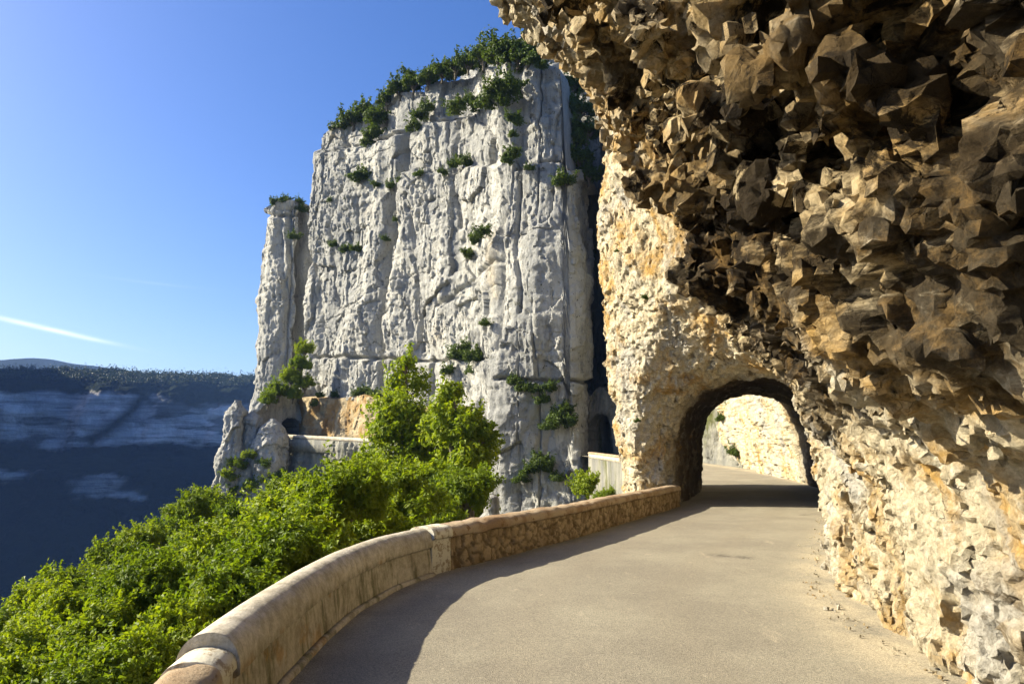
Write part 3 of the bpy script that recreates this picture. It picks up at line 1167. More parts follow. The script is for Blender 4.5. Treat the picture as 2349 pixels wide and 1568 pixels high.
# the great face and its right-hand buttress
MAIN_PLAN = [(8.8, 100), (8.7, 86), (8.3, 78.5), (7.1, 75.8), (3, 76.5), (-1.2, 78.5), (-2.9, 81.5), (-2.9, 86), (-5, 90.5), (-12, 98), (-22, 107.5), (-31, 116),
             (-37.6, 122), (-36.5, 129), (-28, 142)]
MC, MN, MZ0, MZ1 = cliff_sheet(
    'cliff', MAIN_PLAN, xline((600, 0), (720, 10), (900, 9), (1100, 4), (1140, -9), (1400, -9)),
    ztop_px((700, 320), (735, 300), (760, 285), (830, 265), (880, 215), (955, 200), (985, 172), (1060, 150), (1130, 140), (1190, 135), (1262, 135), (1285, 150), (1300, 372),
            (1350, 400), (1420, 420)),
    .16, .16,
    limestone(1.0, 100,
              cracks=[([(868, 905), (872, 760), (882, 640), (890, 560), (905, 470), (925, 390), (930, 300)], 7, 1.9),
                      ([(735, 348), (800, 335), (880, 315), (950, 290), (1010, 268), (1060, 248), (1120, 210), (1190, 190)], 5, 1.1),
                      ([(715, 815), (870, 820), (1000, 826), (1135, 822)], 3.2, .8),
                      ([(1150, 868), (1250, 872), (1350, 876)], 4, .9),
                      ([(1165, 378), (1230, 362), (1290, 360), (1350, 380)], 4, .9),
                      ([(700, 560), (725, 640), (735, 760), (720, 860)], 6, .8),
                      ([(1010, 700), (1090, 640), (1130, 600)], 5, .7),
                      ([(980, 820), (975, 900)], 5, .9), ([(790, 330), (785, 430), (760, 520), (770, 700)], 4, .8), ([(1040, 250), (1030, 380), (1050, 520)], 4, .8), ([(940, 480), (960, 640), (950, 800)], 4, .7),
                      ([(955, 200), (965, 250), (945, 300)], 6, 1.2),
                      ([(1140, 460), (1135, 640), (1140, 800)], 7, 1.1),
                      ([(1185, 380), (1180, 560), (1200, 720)], 5, .7)],
              ledges=[([(700, 350), (735, 348), (880, 315), (950, 290), (1060, 248), (1190, 190)], 1.3),
                      ([(1170, 375), (1290, 360), (1380, 385)], .9),
                      ([(880, 470), (930, 400), (1060, 395), (1130, 380)], .9)]),
    M['cliff'], 'huge pale grey limestone face with bushes along its rim, across the cove')

# rock standing further back, seen over the buttress
cliff_sheet('cliff', [(40, 96), (22, 100), (12, 103), (4, 107), (-3, 112), (-10, 120)], lambda C, px: -5, ztop_px((1100, 140), (1190, 92), (1215, 70), (1260, 30), (1500, -60)), .35, .35,
            limestone(1.0, 140), M['cliff'], 'grey rock rising behind the buttress, just under the overhanging lip')
# back wall of the dark cleft with the second tunnel mouth
cliff_sheet('cliff', [(18, 52), (14.9, 60), (13.4, 70), (12.8, 80), (12.4, 93), (10.8, 96), (8.6, 97)], lambda C, px: -6, ztop_px((1200, 230), (1330, 260), (1500, 300)), .25, .25,
            limestone(.6, 150, flute=.6), M['mossy'], 'shaded wall deep in the narrow cleft behind the tunnel pillar')
cliff_sheet('cliff', [(15.0, 77.5), (13.2, 79), (11, 80.2), (8.6, 81.4), (6.5, 84)], lambda C, px: -6, lambda C, px: 8.5 + .6 * np.sin(C[:, 0] * 2.0), .15, .15,
            limestone(.5, 155, holes=[(1374, 1042, 30, 92, 9.0)], flute=.6), M['mossy'], 'low shaded rock with the second tunnel mouth at the foot of the cleft', cap=16)

# slender tower left of the great face
cliff_sheet('cliff', [(-35, 150), (-40, 142), (-42.8, 138), (-45, 135.2), (-50, 136.5), (-53.3, 140), (-53, 146), (-49, 156)],
            lambda C, px: -2, ztop_px((575, 540), (590, 510), (612, 478), (640, 460), (680, 458), (705, 478), (725, 520)), .22, .22,
            limestone(1.0, 170, cracks=[([(700, 480), (692, 640), (692, 860)], 9, 4.0), ([(660, 480), (668, 640), (660, 860)], 7, 1.2), ([(600, 492), (705, 492)], 4, .9), ([(640, 480), (655, 700), (640, 860)], 7, .8)]),
            M['cliff'], 'slender grey limestone tower left of the great face', smooth=1.0)

# road ledge: brown cut face above it, mossy rock under it
cliff_sheet('cliff', [(0, 86.5), (-6, 91), (-14, 98.5), (-24, 107), (-33, 114.2), (-36.5, 117.5)], lambda C, px: 1.0,
            ztop_px((660, 915), (700, 912), (760, 915), (830, 905), (900, 925), (1000, 940), (1150, 930)), .2, .14,
            limestone(.55, 190, flute=.5, holes=[(1122, 1000, 22, 34, 3)]), M['cut'], 'brown quarried rock above the far road ledge', cap=7)
cliff_sheet('cliff', [(1, 79), (-5.5, 83.8), (-13, 91), (-20, 97.3), (-30, 105.2), (-37.3, 110.5)], lambda C, px: -16, xline((600, 3.5), (640, 3.4), (850, 2.0), (1130, .8)), .2, .16,
            limestone(.65, 210, flute=2.2), M['mossy'], 'mossy streaked rock face under the far road ledge', cap=.6)
# spur pierced by the far tunnel
cliff_sheet('cliff', [(-34.5, 119), (-36.6, 117.2), (-38.5, 115.4), (-40.0, 112.5), (-41.3, 109.5), (-43.2, 108.6), (-45.5, 112), (-46.5, 120)], lambda C, px: -14,
            ztop_px((560, 985), (590, 945), (640, 905), (700, 890), (760, 900)), .16, .16,
            limestone(.5, 230, flute=1.4, holes=[(667, 1001, 24, 42, 9)]), M['cliff'], 'rock spur with the small far tunnel mouth at the end of the ledge', cap=14, smooth=.5, back=(0.05, 1))


def build_ledge():
    line = resample([(1, 79), (-5.5, 83.8), (-13, 91), (-20, 97.3), (-30, 105.2), (-37.3, 110.5), (-41, 114.5)], .5, 1.0)
    zl = np.interp(line[:, 0], [-41, 1], [3.75, 1.6])
    t = tangents(line)
    n = np.stack([t[:, 1], -t[:, 0]], 1)
    V = np.concatenate([np.column_stack([line + n * o, zl + .01]) for o in (-.3, 1.5, 3.5, 5.5, 9)]).reshape(5, len(line), 3).transpose(1, 0, 2).reshape(-1, 3)
    me = mesh_np('road', V, grid_quads(len(line), 5), True, dict(edge=np.zeros(len(V)), spot=np.zeros(len(V)), off=np.zeros(len(V))))
    tag(obj('road', me, M['asphalt']), 'far stretch of the road on the ledge under the great face', 'road', kind='structure')
    root = tag(empty('parapet_wall', (0, 0, 0)), 'long pale wall carrying the far road ledge under the great face', 'parapet')
    C = np.column_stack([line, zl])
    C2 = resample(C, .25)
    sweep(C2, [(-.35, -1.9), (-.25, -.02), (.25, -.02), (.25, -1.9)], 'retaining_wall', M['mossy'], root, rough_stone(.05, 71))
    sweep(C2, [(-.2, -.018), (-.2, .55), (.2, .55), (.2, -.018)], 'wall_body', M['concrete'], root, rough_stone(.03, 72))


build_ledge()


def pinnacle(px0, px1, top, bottom, Y, label, seed, lean=0.0, mat='cliff'):
    b = at((px0[0] + px0[1]) / 2, bottom, Y)
    tp = at((px1[0] + px1[1]) / 2, top, Y + lean)
    r0 = (px0[1] - px0[0]) / 2 * Y / F_PX
    r1 = (px1[1] - px1[0]) / 2 * Y / F_PX
    nv, nu = 110, 90
    v = np.linspace(0, 1, nv)
    a = np.linspace(0, 2 * math.pi, nu, endpoint=False)
    rad = (r0 + (r1 - r0) * v ** .8) * (1 - .75 * sstep(.88, 1.0, v)) * (1 - .10 * np.sin(v * 9 + seed) - .06 * np.sin(v * 23 + seed))
    V = np.empty((nu, nv, 3))
    cx = b[0] + (tp[0] - b[0]) * v
    cy = b[1] + (tp[1] - b[1]) * v
    V[:, :, 0] = cx[None] + rad[None] * np.cos(a)[:, None]
    V[:, :, 1] = cy[None] + rad[None] * np.sin(a)[:, None] * 1.2
    V[:, :, 2] = b[2] + (tp[2] - b[2]) * v[None]
    P = V.reshape(-1, 3)
    N2 = np.stack([np.cos(a), np.sin(a)], 1).repeat(nv, 0)
    d = limestone(.5, seed, flute=1.3)(P, N2) * np.clip(np.tile(rad, nu) / .8, .1, 1.3)
    P = P.copy()
    P[:, :2] += N2 * d[:, None]
    o = b
    P -= o
    me = mesh_np('rock_pinnacle', P, grid_quads(nu, nv, True), True)
    ob = obj('rock_pinnacle', me, M[mat])
    ob.location = o
    return tag(ob, label, 'rock pinnacle')


pinnacle((474, 562), (520, 572), 918, 1215, 104, 'outermost pointed grey pinnacle against the dark valley', 250, 3)
pinnacle((545, 612), (566, 598), 940, 1160, 106, 'middle grey rock pinnacle between the pointed one and the spur', 260, 2)
pinnacle((583, 655), (604, 650), 960, 1165, 105, 'rounded grey pinnacle leaning on the spur below the far tunnel mouth', 270, 2)
pinnacle((1108, 1150), (1122, 1136), 1130, 1215, 40, 'small white rock tooth at the foot of the buttress, behind the stone parapet', 280, 0)
pinnacle((800, 836), (815, 832), 1080, 1190, 62, 'thin white rock spike between the tall trees and the mossy face', 290, 0)

# ------------------------------------------------------------------ terrain
RIDGE = np.array([(-12.5, 4), (-15.5, 14), (-19.5, 25), (-25, 42), (-33, 72), (-50, 104), (-56, 140), (-60, 220)], float)


def ground_z(x, y):
    g = -3.3 - .25 * (-2 - x) + .07 * (y - 15) * sstep(-4, -22, x) - 5.0 * sstep(18, 34, y) * sstep(-24, -5, x)
    g = g - .03 * np.maximum(0, y - 45)
    rx = np.interp(y, RIDGE[:, 1], RIDGE[:, 0])
    e = np.maximum(0, (rx - x) * .9)
    g = g - .5 * e - .9 * np.maximum(0, e - 2) - .0 * e
    g = g - .4 * np.maximum(0, 2 - y)
    s, t = nearest_on_road(x, y)
    edge = -.6 - .9 * np.maximum(0, -t - 2.4)
    zr = road_z(s)
    # the bank next to the walls
    return np.maximum(np.minimum(g, zr - 1.0), np.where(y > 24, zr + edge - .8, -1e3)) if False else np.minimum(g, zr - 1.2)


def build_terrain():
    xs = np.concatenate([np.arange(-700, -80, 14), np.arange(-80, 12, .8)])
    ys = np.concatenate([np.arange(-30, 160, .8), np.arange(160, 420, 14)])
    X, Y = np.meshgrid(xs, ys, indexing='ij')
    Z = ground_z(X.ravel(), Y.ravel())
    P = np.column_stack([X.ravel(), Y.ravel(), Z])
    P[:, 2] += .5 * fbm(P * .25, 301, 3)
    P[:, 2] = np.maximum(P[:, 2], -560 + 20 * fbm(P * .01, 302, 2))
    me = mesh_np('terrain', P, grid_quads(len(xs), len(ys)), True)
    tag(obj('terrain', me, M['soil']), 'steep leaf covered slope falling away below the parapets', 'slope', kind='structure')


build_terrain()


# far side of the valley: plateau, cliff bands, forest talus, one sheet down to the valley floor
FAR_Y = 1300.0
SHADE_RIDGE = 365.0


def build_far():
    xs = np.arange(-1500, 700, 5.0)
    prof = [(0, -640), (.14, -430), (.30, -230), (.42, -90), (.455, -62), (.47, -35), (.56, -12), (.575, -4), (.66, 36), (.72, 74), (.76, 98), (.80, 110), (.88, 136), (1, 150)]
    #        v along the sheet -> z ; y set-back below
    v = np.linspace(0, 1, 300)
    z = np.interp(v, [p[0] for p in prof], [p[1] for p in prof])
    yy = np.interp(v, [0, .14, .30, .42, .455, .47, .56, .575, .66, .72, .76, .80, .88, 1], [620, 850, 1030, 1170, 1180, 1186, 1240, 1248, 1268, 1282, 1292, 1310, 1420, 2300])
    X, Vv = np.meshgrid(xs, v, indexing='ij')
    Z = np.broadcast_to(z, X.shape).copy()
    Yy = np.broadcast_to(yy, X.shape).copy()
    n1 = np.repeat(fbm(np.column_stack([xs, xs * 0, xs * 0]) * .004, 400, 4)[:, None], len(v), 1)
    Z = Z + (16 * n1 + 9 * np.repeat(perlin(np.column_stack([xs, xs * 0, xs * 0]) * .021, 401)[:, None], len(v), 1)) * sstep(.5, .8, Vv)
    Yy = Yy + 60 * n1 + (xs * .30)[:, None]
    P = np.column_stack([X.ravel(), Yy.ravel(), Z.ravel()])
    px, py = proj(P)
    big = fbm(P * (.008, .008, .016), 410, 4)
    mid = fbm(P * (.03, .03, .05), 411, 3)
    zz = P[:, 2]
    up = sstep(4, 14, zz + 14 * big) * (1 - sstep(84, 92, zz + 6 * mid + 14 * sstep(350, 420, px)))
    low = sstep(-72, -66, zz + 8 * mid) * (1 - sstep(-38, -30, zz + 8 * mid)) * sstep(-.02, .28, big + .15 * np.cos((px - 260) * .012))
    gull = seg_dist(px, py, [(352, 862), (330, 900), (300, 945), (255, 985), (210, 1010)])
    gul2 = seg_dist(px, py, [(290, 860), (318, 900), (345, 925), (390, 905), (470, 940)])
    hol = sstep(.22, .34, fbm(P * (.010, .010, .05), 412, 3) - .05)
    rock = up * (1 - np.exp(-(gull / 15) ** 2)) * (1 - .8 * np.exp(-(gul2 / 7) ** 2)) * (1 - .7 * hol) + low * .8
    rock = np.clip(rock, 0, 1)
    d = 5 * mid + 9 * big + (1 - rock) * 6 * perlin(P * .11, 413) + 5 * rock * np.abs(fbm(P * (.03, .03, .008), 415, 3))
    P[:, 1] -= d * sstep(.05, .2, Vv.ravel())
    P[:, 2] += (1 - rock) * 4 * perlin(P * .12, 414)
    me = mesh_np('hills', P, grid_quads(len(xs), len(v)), True, dict(rock=rock))
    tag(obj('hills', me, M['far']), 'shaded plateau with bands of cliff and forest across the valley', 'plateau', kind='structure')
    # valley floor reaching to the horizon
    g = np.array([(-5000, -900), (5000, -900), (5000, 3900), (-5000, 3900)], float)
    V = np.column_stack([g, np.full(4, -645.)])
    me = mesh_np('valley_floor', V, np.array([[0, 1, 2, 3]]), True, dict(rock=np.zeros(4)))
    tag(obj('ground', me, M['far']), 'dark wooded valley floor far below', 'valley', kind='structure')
    # hill behind the rim on the left
    xs2 = np.linspace(-2600, 900, 120)
    ys2 = np.linspace(2300, 3600, 30)
    X, Y2 = np.meshgrid(xs2, ys2, indexing='ij')
    hz = 300 + 88 * np.exp(-((X + 2150) / 450) ** 2) - 70 * sstep(-1700, -300, X) + 14 * fbm(np.column_stack([X.ravel(), Y2.ravel(), X.ravel() * 0]) * .004, 430, 3).reshape(X.shape)
    Z = 150 + (hz - 150) * sstep(2300, 3000, Y2)
    me = mesh_np('hills', np.column_stack([X.ravel(), Y2.ravel(), Z.ravel()]), grid_quads(120, 30), True, dict(rock=np.zeros(X.size)))
    tag(obj('hills', me, M['far']), 'low blue wooded hill behind the rim of the plateau', 'hill', kind='structure')
    # unseen ridge added left of the view, shaped to keep the valley in shade
    yw = np.arange(250, 1700, 20.0)
    w_ = np.linspace(-1, 1, 60)
    Yw, W = np.meshgrid(yw, w_, indexing='ij')
    Xw = -.84 * Yw - 190 + 330 * W
    prof_ = np.where(W > 0, 1 - W ** 1.4, 1 - .35 * np.abs(W))
    Zw = -645 + (SHADE_RIDGE + 645) * prof_ * sstep(150, 480, Yw)
    Pw = np.column_stack([Xw.ravel(), Yw.ravel(), Zw.ravel()])
    Pw[:, 2] += 22 * fbm(Pw * (.006, .006, .0), 440, 4)
    me = mesh_np('hills', Pw, grid_quads(len(yw), 60)[:, ::-1], True, dict(rock=sstep(.15, .3, fbm(Pw * (.008, .008, .02), 441, 3))))  # added unseen ridge that shades the valley
    tag(obj('hills', me, M['far']), 'unseen wooded ridge added on the left to shade the valley', 'ridge', kind='structure')
    return xs, P.reshape(len(xs), len(v), 3)


FXS, FP = build_far()


# ------------------------------------------------------------------ foliage
def leaf_cloud(rng, blobs, n, size, droop=.25, flat=.75):
    """n small folded leaves spread through the shells of the blobs"""
    blobs = np.array(blobs, float)                  # x y z r
    w = blobs[:, 3] ** 2
    k = rng.choice(len(blobs), n, p=w / w.sum())
    d = rng.normal(size=(n, 3))
    d /= np.linalg.norm(d, axis=1, keepdims=True)
    rr = blobs[k, 3] * (1 - .6 * rng.random(n) ** 2.5)
    # tufted shells: push leaves together into sprays
    c = blobs[k, :3] + d * rr[:, None] * np.array((1, 1, flat))
    tuft = perlin(c * (1.0 / (size * 4)), int(rng.integers(1000)))
    c += d * (tuft * size * 2.6)[:, None]
    # a third of the leaves sit on twigs that stick out of the shell
    m = n // 5
    ns = max(6, m // 22)
    kk = rng.choice(len(blobs), ns, p=w / w.sum())
    sd = rng.normal(size=(ns, 3))
    sd[:, 2] = np.abs(sd[:, 2]) * .9 - .15
    sd /= np.linalg.norm(sd, axis=1, keepdims=True)
    s0 = blobs[kk, :3] + sd * blobs[kk, 3:4] * np.array((.9, .9, flat * .9))
    sd = sd * .7 + np.array((0, 0, .45)) + rng.normal(size=(ns, 3)) * .25
    si = rng.integers(0, ns, m)
    c[:m] = s0[si] + sd[si] * (rng.random(m) * size * 4.5)[:, None] + rng.normal(size=(m, 3)) * size * .45
    nrm = d * .8 + np.array((0, 0, .5)) + rng.normal(size=(n, 3)) * .4
    nrm /= np.linalg.norm(nrm, axis=1, keepdims=True)
    a = np.cross(nrm, rng.normal(size=(n, 3)))
    a /= np.linalg.norm(a, axis=1, keepdims=True)
    b = np.cross(nrm, a)
    s = size * (.6 + .8 * rng.random(n))[:, None]
    tip = a * s - np.array((0, 0, droop)) * s
    V = np.stack([c - a * s * .55, c + b * s * .42 + nrm * s * .12, c + tip, c - b * s * .42 + nrm * s * .12], 1).reshape(-1, 3)
    Q = np.arange(4 * n).reshape(-1, 4)
    lv = np.repeat(np.clip(.5 + .35 * tuft + .3 * rng.normal(size=n), 0, 1), 4)
    return V, Q, lv


def crown_mesh(name, seed, kind, n, size):
    rng = np.random.default_rng(seed)
    B = []
    if kind == 'round':                             # unit crown: radius about 1, centre at 0
        for i in range(20):
            u = rng.normal(size=3)
            u /= np.linalg.norm(u)
            u[2] = abs(u[2]) * 1.1 - .35
            B.append((*(u * (.55 + .3 * rng.random())), .20 + .22 * rng.random()))
        B.append((0, 0, 0, .5))
    elif kind == 'dome':
        for i in range(64):
            f = rng.random()
            r = .66 * (1 - f ** 1.6) ** .8 + .03
            a = rng.random() * 6.283
            q = r * (.5 + .5 * rng.random())
            B.append((q * math.cos(a), q * math.sin(a), -1 + 1.85 * f, .13 + .16 * (1 - f) * (.5 + .7 * rng.random())))
        B.append((.05, .02, .88, .12))
    elif kind == 'cone':                            # unit crown: height 2 (z -1..1), radius about .6
        for i in range(64):
            f = rng.random() ** .9
            r = .62 * (1 - f) ** .7 + .03
            a = rng.random() * 6.283
            q = r * (.45 + .5 * rng.random())
            B.append((q * math.cos(a), q * math.sin(a), -1 + 2 * f, .09 + .22 * (1 - f) * (.6 + .6 * rng.random())))
        B.append((0, 0, .92, .07))
    else:                                           # low spreading shrub
        for i in range(9):
            a = rng.random() * 6.283
            q = .62 * rng.random() ** .6
            B.append((q * math.cos(a), q * math.sin(a), -.15 + .35 * rng.random() - .2 * q, .26 + .2 * rng.random()))
    V, Q, lv = leaf_cloud(rng, B, n, size)
    return mesh_np(name, V, Q, False, dict(lv=lv)), B


def tube(V, Q, p0, p1, r0, r1, k=7):
    p0, p1 = np.array(p0, float), np.array(p1, float)
    d = p1 - p0
    d /= max(np.linalg.norm(d), 1e-9)
    u = np.cross(d, (0.3, .9, .1))
    u /= np.linalg.norm(u)
    w = np.cross(d, u)
    a = np.linspace(0, 2 * math.pi, k, endpoint=False)
    b = sum(len(x) for x in V)
    V.append(p0 + r0 * (np.cos(a)[:, None] * u + np.sin(a)[:, None] * w))
    V.append(p1 + r1 * (np.cos(a)[:, None] * u + np.sin(a)[:, None] * w))
    for i in range(k):
        Q.append((b + i, b + (i + 1) % k, b + k + (i + 1) % k, b + k + i))


def trunk_mesh(seed, B, kind, short=False):
    rng = np.random.default_rng(seed)
    V, Q = [], []
    if kind in ('cone', 'dome'):
        p = np.array((0, 0, -1.6))
        for i in range(9):
            q = np.array((.03 * rng.normal(), .03 * rng.normal(), -1.6 + 2.5 * (i + 1) / 9))
            tube(V, Q, p, q, .075 * (1 - i / 9) + .008, .075 * (1 - (i + 1) / 9) + .008)
            p = q
        for b in B[::2]:
            tube(V, Q, (0, 0, b[2] - .12), b[:3], .018, .006, 5)
    else:
        p = np.array((0, 0, -1.0 if short else -3.2))
        for q in (((.02, 0, -.7), (0, .03, -.1)) if short else ((.04, .02, -2.2), (-.03, .04, -1.4), (.02, 0, -.7), (0, .03, -.1))):
            tube(V, Q, p, q, .085 + .02 * (-p[2]) / 3, .08 + .02 * (-q[2]) / 3)
            p = np.array(q)
        for b in B:
            m = np.array(b[:3]) * .5 + np.array((.05 * rng.normal(), .05 * rng.normal(), -.15))
            tube(V, Q, (0, 0, -.75 + .3 * rng.random()), m, .05, .032, 5)
            tube(V, Q, m, b[:3], .032, .012, 5)
    return mesh_np('trunk', np.concatenate(V), np.array(Q), True)


def kit(seed, kind, n, size, mat, short=False):
    me, B = crown_mesh('crown', seed, kind, n, size)
    me.materials.append(M[mat])
    tm = trunk_mesh(seed + 1, B, kind, short)
    tm.materials.append(M['bark'])
    return me, tm


NEAR = [kit(500 + 7 * i, 'round', 20000, .062, 'leaf') for i in range(3)]
MID_S = [kit(740 + 7 * i, 'round', 6000, .09, 'leaf', True) for i in range(3)]
MID = [kit(540 + 7 * i, 'round', 9000, .075, 'leaf') for i in range(4)]
CONE = [kit(580, 'cone', 30000, .034, 'leaf'), kit(588, 'dome', 30000, .040, 'leaf')]
RIMK = [kit(600 + 7 * i, 'round', 2600, .13, 'leaf_dark', True) for i in range(3)]
SHRUB = []
for i in range(4):
    me, _ = crown_mesh('shrub', 640 + i, 'shrub', 1700, .12)
    me.materials.append(M['leaf_dark'])
    SHRUB.append(me)
SHRUB_L = []
for i in range(2):
    me, _ = crown_mesh('shrub', 660 + i, 'shrub', 4200, .075)
    me.materials.append(M['leaf'])
    SHRUB_L.append(me)
RNG = np.random.default_rng(9)
ORD = ['first', 'second', 'third', 'fourth', 'fifth', 'sixth', 'seventh', 'eighth', 'ninth', 'tenth', 'eleventh', 'twelfth', 'thirteenth', 'fourteenth', 'fifteenth', 'sixteenth']


def ranked(pts, phrase):
    """a label for each point of a row, told apart by its place from left to right"""
    n = len(pts)
    if n == 1:
        return [phrase[0]]
    rank = np.argsort(np.argsort([p[0] + .001 * p[1] for p in pts]))
    out = []
    for r in rank:
        w = 'leftmost' if r == 0 else 'rightmost' if r == n - 1 else ORD[r] + ' from the left'
        out.append(w + ' of the ' + phrase[1])
    return out




def tree(kitv, pos, r, label, cat='tree', group=None, name='broadleaf_tree', zs=1.0, rot=None):
    root = empty(name, pos)
    root.scale = (r, r, r * zs)
    root.rotation_euler = (0, 0, RNG.random() * 6.28 if rot is None else rot)
    obj('crown', kitv[0], None, root)
    obj('trunk', kitv[1], None, root)
    return tag(root, label, cat, group)


def shrub(kit_me, pos, r, label, group=None, name='shrub', zs=.9):
    o = obj(name, kit_me, None)
    o.location = pos
    o.scale = (r, r, r * zs)
    o.rotation_euler = (RNG.normal() * .2, RNG.normal() * .2, RNG.random() * 6.28)
    return tag(o, label, 'shrub', group)


# slope trees: px, py of the crown's middle, depth, radius
SLOPE = [
    # skyline of the slope against the dark valley
    (20, 1450, 24, 1.3), (85, 1412, 25, 1.1), (140, 1372, 27, 1.2), (205, 1335, 29, 1.2), (262, 1288, 32, 1.2), (322, 1250, 35, 1.3), (385, 1214, 39, 1.4), (440, 1182, 43, 1.5),
    (488, 1168, 48, 1.6),
    # second row
    (60, 1500, 17, 1.15), (150, 1452, 19, 1.2), (235, 1405, 21, 1.25), (315, 1352, 24, 1.35), (395, 1295, 27, 1.4), (465, 1245, 31, 1.5), (535, 1205, 36, 1.6), (600, 1178, 42, 1.7),
    (668, 1150, 46, 1.8),
    # third row
    (20, 1575, 12.5, 1.0), (140, 1535, 14, 1.1), (250, 1490, 15.5, 1.15), (345, 1440, 17, 1.2), (430, 1380, 19, 1.35), (505, 1315, 21.5, 1.5), (585, 1250, 25, 1.7), (665, 1198, 29, 1.9),
    (750, 1165, 33, 1.9),
    # next to the parapet
    (220, 1580, 10, .95), (330, 1545, 10.8, .95), (425, 1480, 11.8, 1.05), (515, 1405, 13, 1.2), (600, 1330, 15, 1.35), (690, 1268, 17.5, 1.5), (775, 1222, 20, 1.5), (850, 1215, 23, 1.5),
    (925, 1205, 27, 1.6), (1000, 1200, 31, 1.6), (1075, 1185, 34, 1.6), (840, 1150, 42, 1.9)]
ROW_G = ['trees along the crest of the slope', 'trees inside the crest of the slope', 'trees in the middle of the slope', 'trees right behind the parapets']
ROW_LAB = (ranked(SLOPE[:9], ['', 'light green trees on the crest against the dark valley']) + ranked(SLOPE[9:18], ['', 'bright green trees just inside the crest of the slope'])
           + ranked(SLOPE[18:27], ['', 'leafy trees in the middle of the slope']) + ranked(SLOPE[27:], ['', 'yellow green trees right behind the parapets']))
for i, (px, py, Y, r) in enumerate(SLOPE):
    p = at(px, py, Y)
    kv = NEAR[i % 3] if Y < 22 else MID[i % 4]
    lab, g = ROW_LAB[i], ROW_G[0 if i < 9 else 1 if i < 18 else 2 if i < 27 else 3]
    p[2] += .38 * Y / 20 * RNG.normal()
    tree(kv, p, r * (.85 + .2 * RNG.random()), lab, group=g, zs=1.0)

# the two tall trees in the cove
p = at(928, 1010, 52)
tree(CONE[0], p, 6.5, 'tall pointed green tree, the taller and left one of the pair before the great face', name='tall_tree', rot=.3, zs=.98)
p = at(1038, 1035, 47)
tree(CONE[1], p, 5.0, 'tall broad green tree, the right one of the pair beside the buttress', name='tall_tree', rot=2.0)
FEET = [(862, 1085, 50, 2.2), (905, 1120, 47, 2.0), (985, 1125, 44, 2.0), (1045, 1130, 43, 1.8)]
for (px, py, Y, r), lab in zip(FEET, ranked(FEET, ['', 'rounded trees at the feet of the two tall trees'])):
    tree(MID[int(px) % 4], at(px, py, Y), r, lab, group='trees at the feet of the tall trees')
p = at(1085, 1000, 46)
tree(MID[1], p, 1.7, 'small dark tree tucked between the broad tall tree and the buttress')
print('trees', round(time.time() - T0, 1))


def on_main(px, py, out=.25):
    """point on the great face (its undisplaced plan) seen at px, py"""
    best = None
    for Y in np.arange(70, 135, .25):
        p = at(px, py, Y)
        d = np.hypot(MC[:, 0] - p[0], MC[:, 1] - p[1])
        k = d.argmin()
        if best is None or d[k] < best[0]:
            best = (d[k], p, k)
        if d[k] < .3:
            break
    _, p, k = best
    return p + np.array((*(MN[k] * out), 0))


# rim of the great face: small trees with trunks
RIM = [(772, 278), (798, 258), (826, 242), (852, 250), (875, 215), (905, 190), (935, 172), (968, 165), (1000, 150), (1030, 140), (1060, 128), (1092, 118), (1122, 112), (1150, 102),
       (1178, 105), (1200, 118)]
RIM_LAB = ranked(RIM, ['', 'dark trees along the rim of the great cliff'])
for i, (px, py) in enumerate(RIM):
    p = on_main(px, py + 20, -1.2)
    p[2] += .8
    tree(RIMK[i % 3], p, 1.9 + .5 * RNG.random(), RIM_LAB[i], group='trees along the rim of the great cliff', name='rim_tree', zs=1.0)

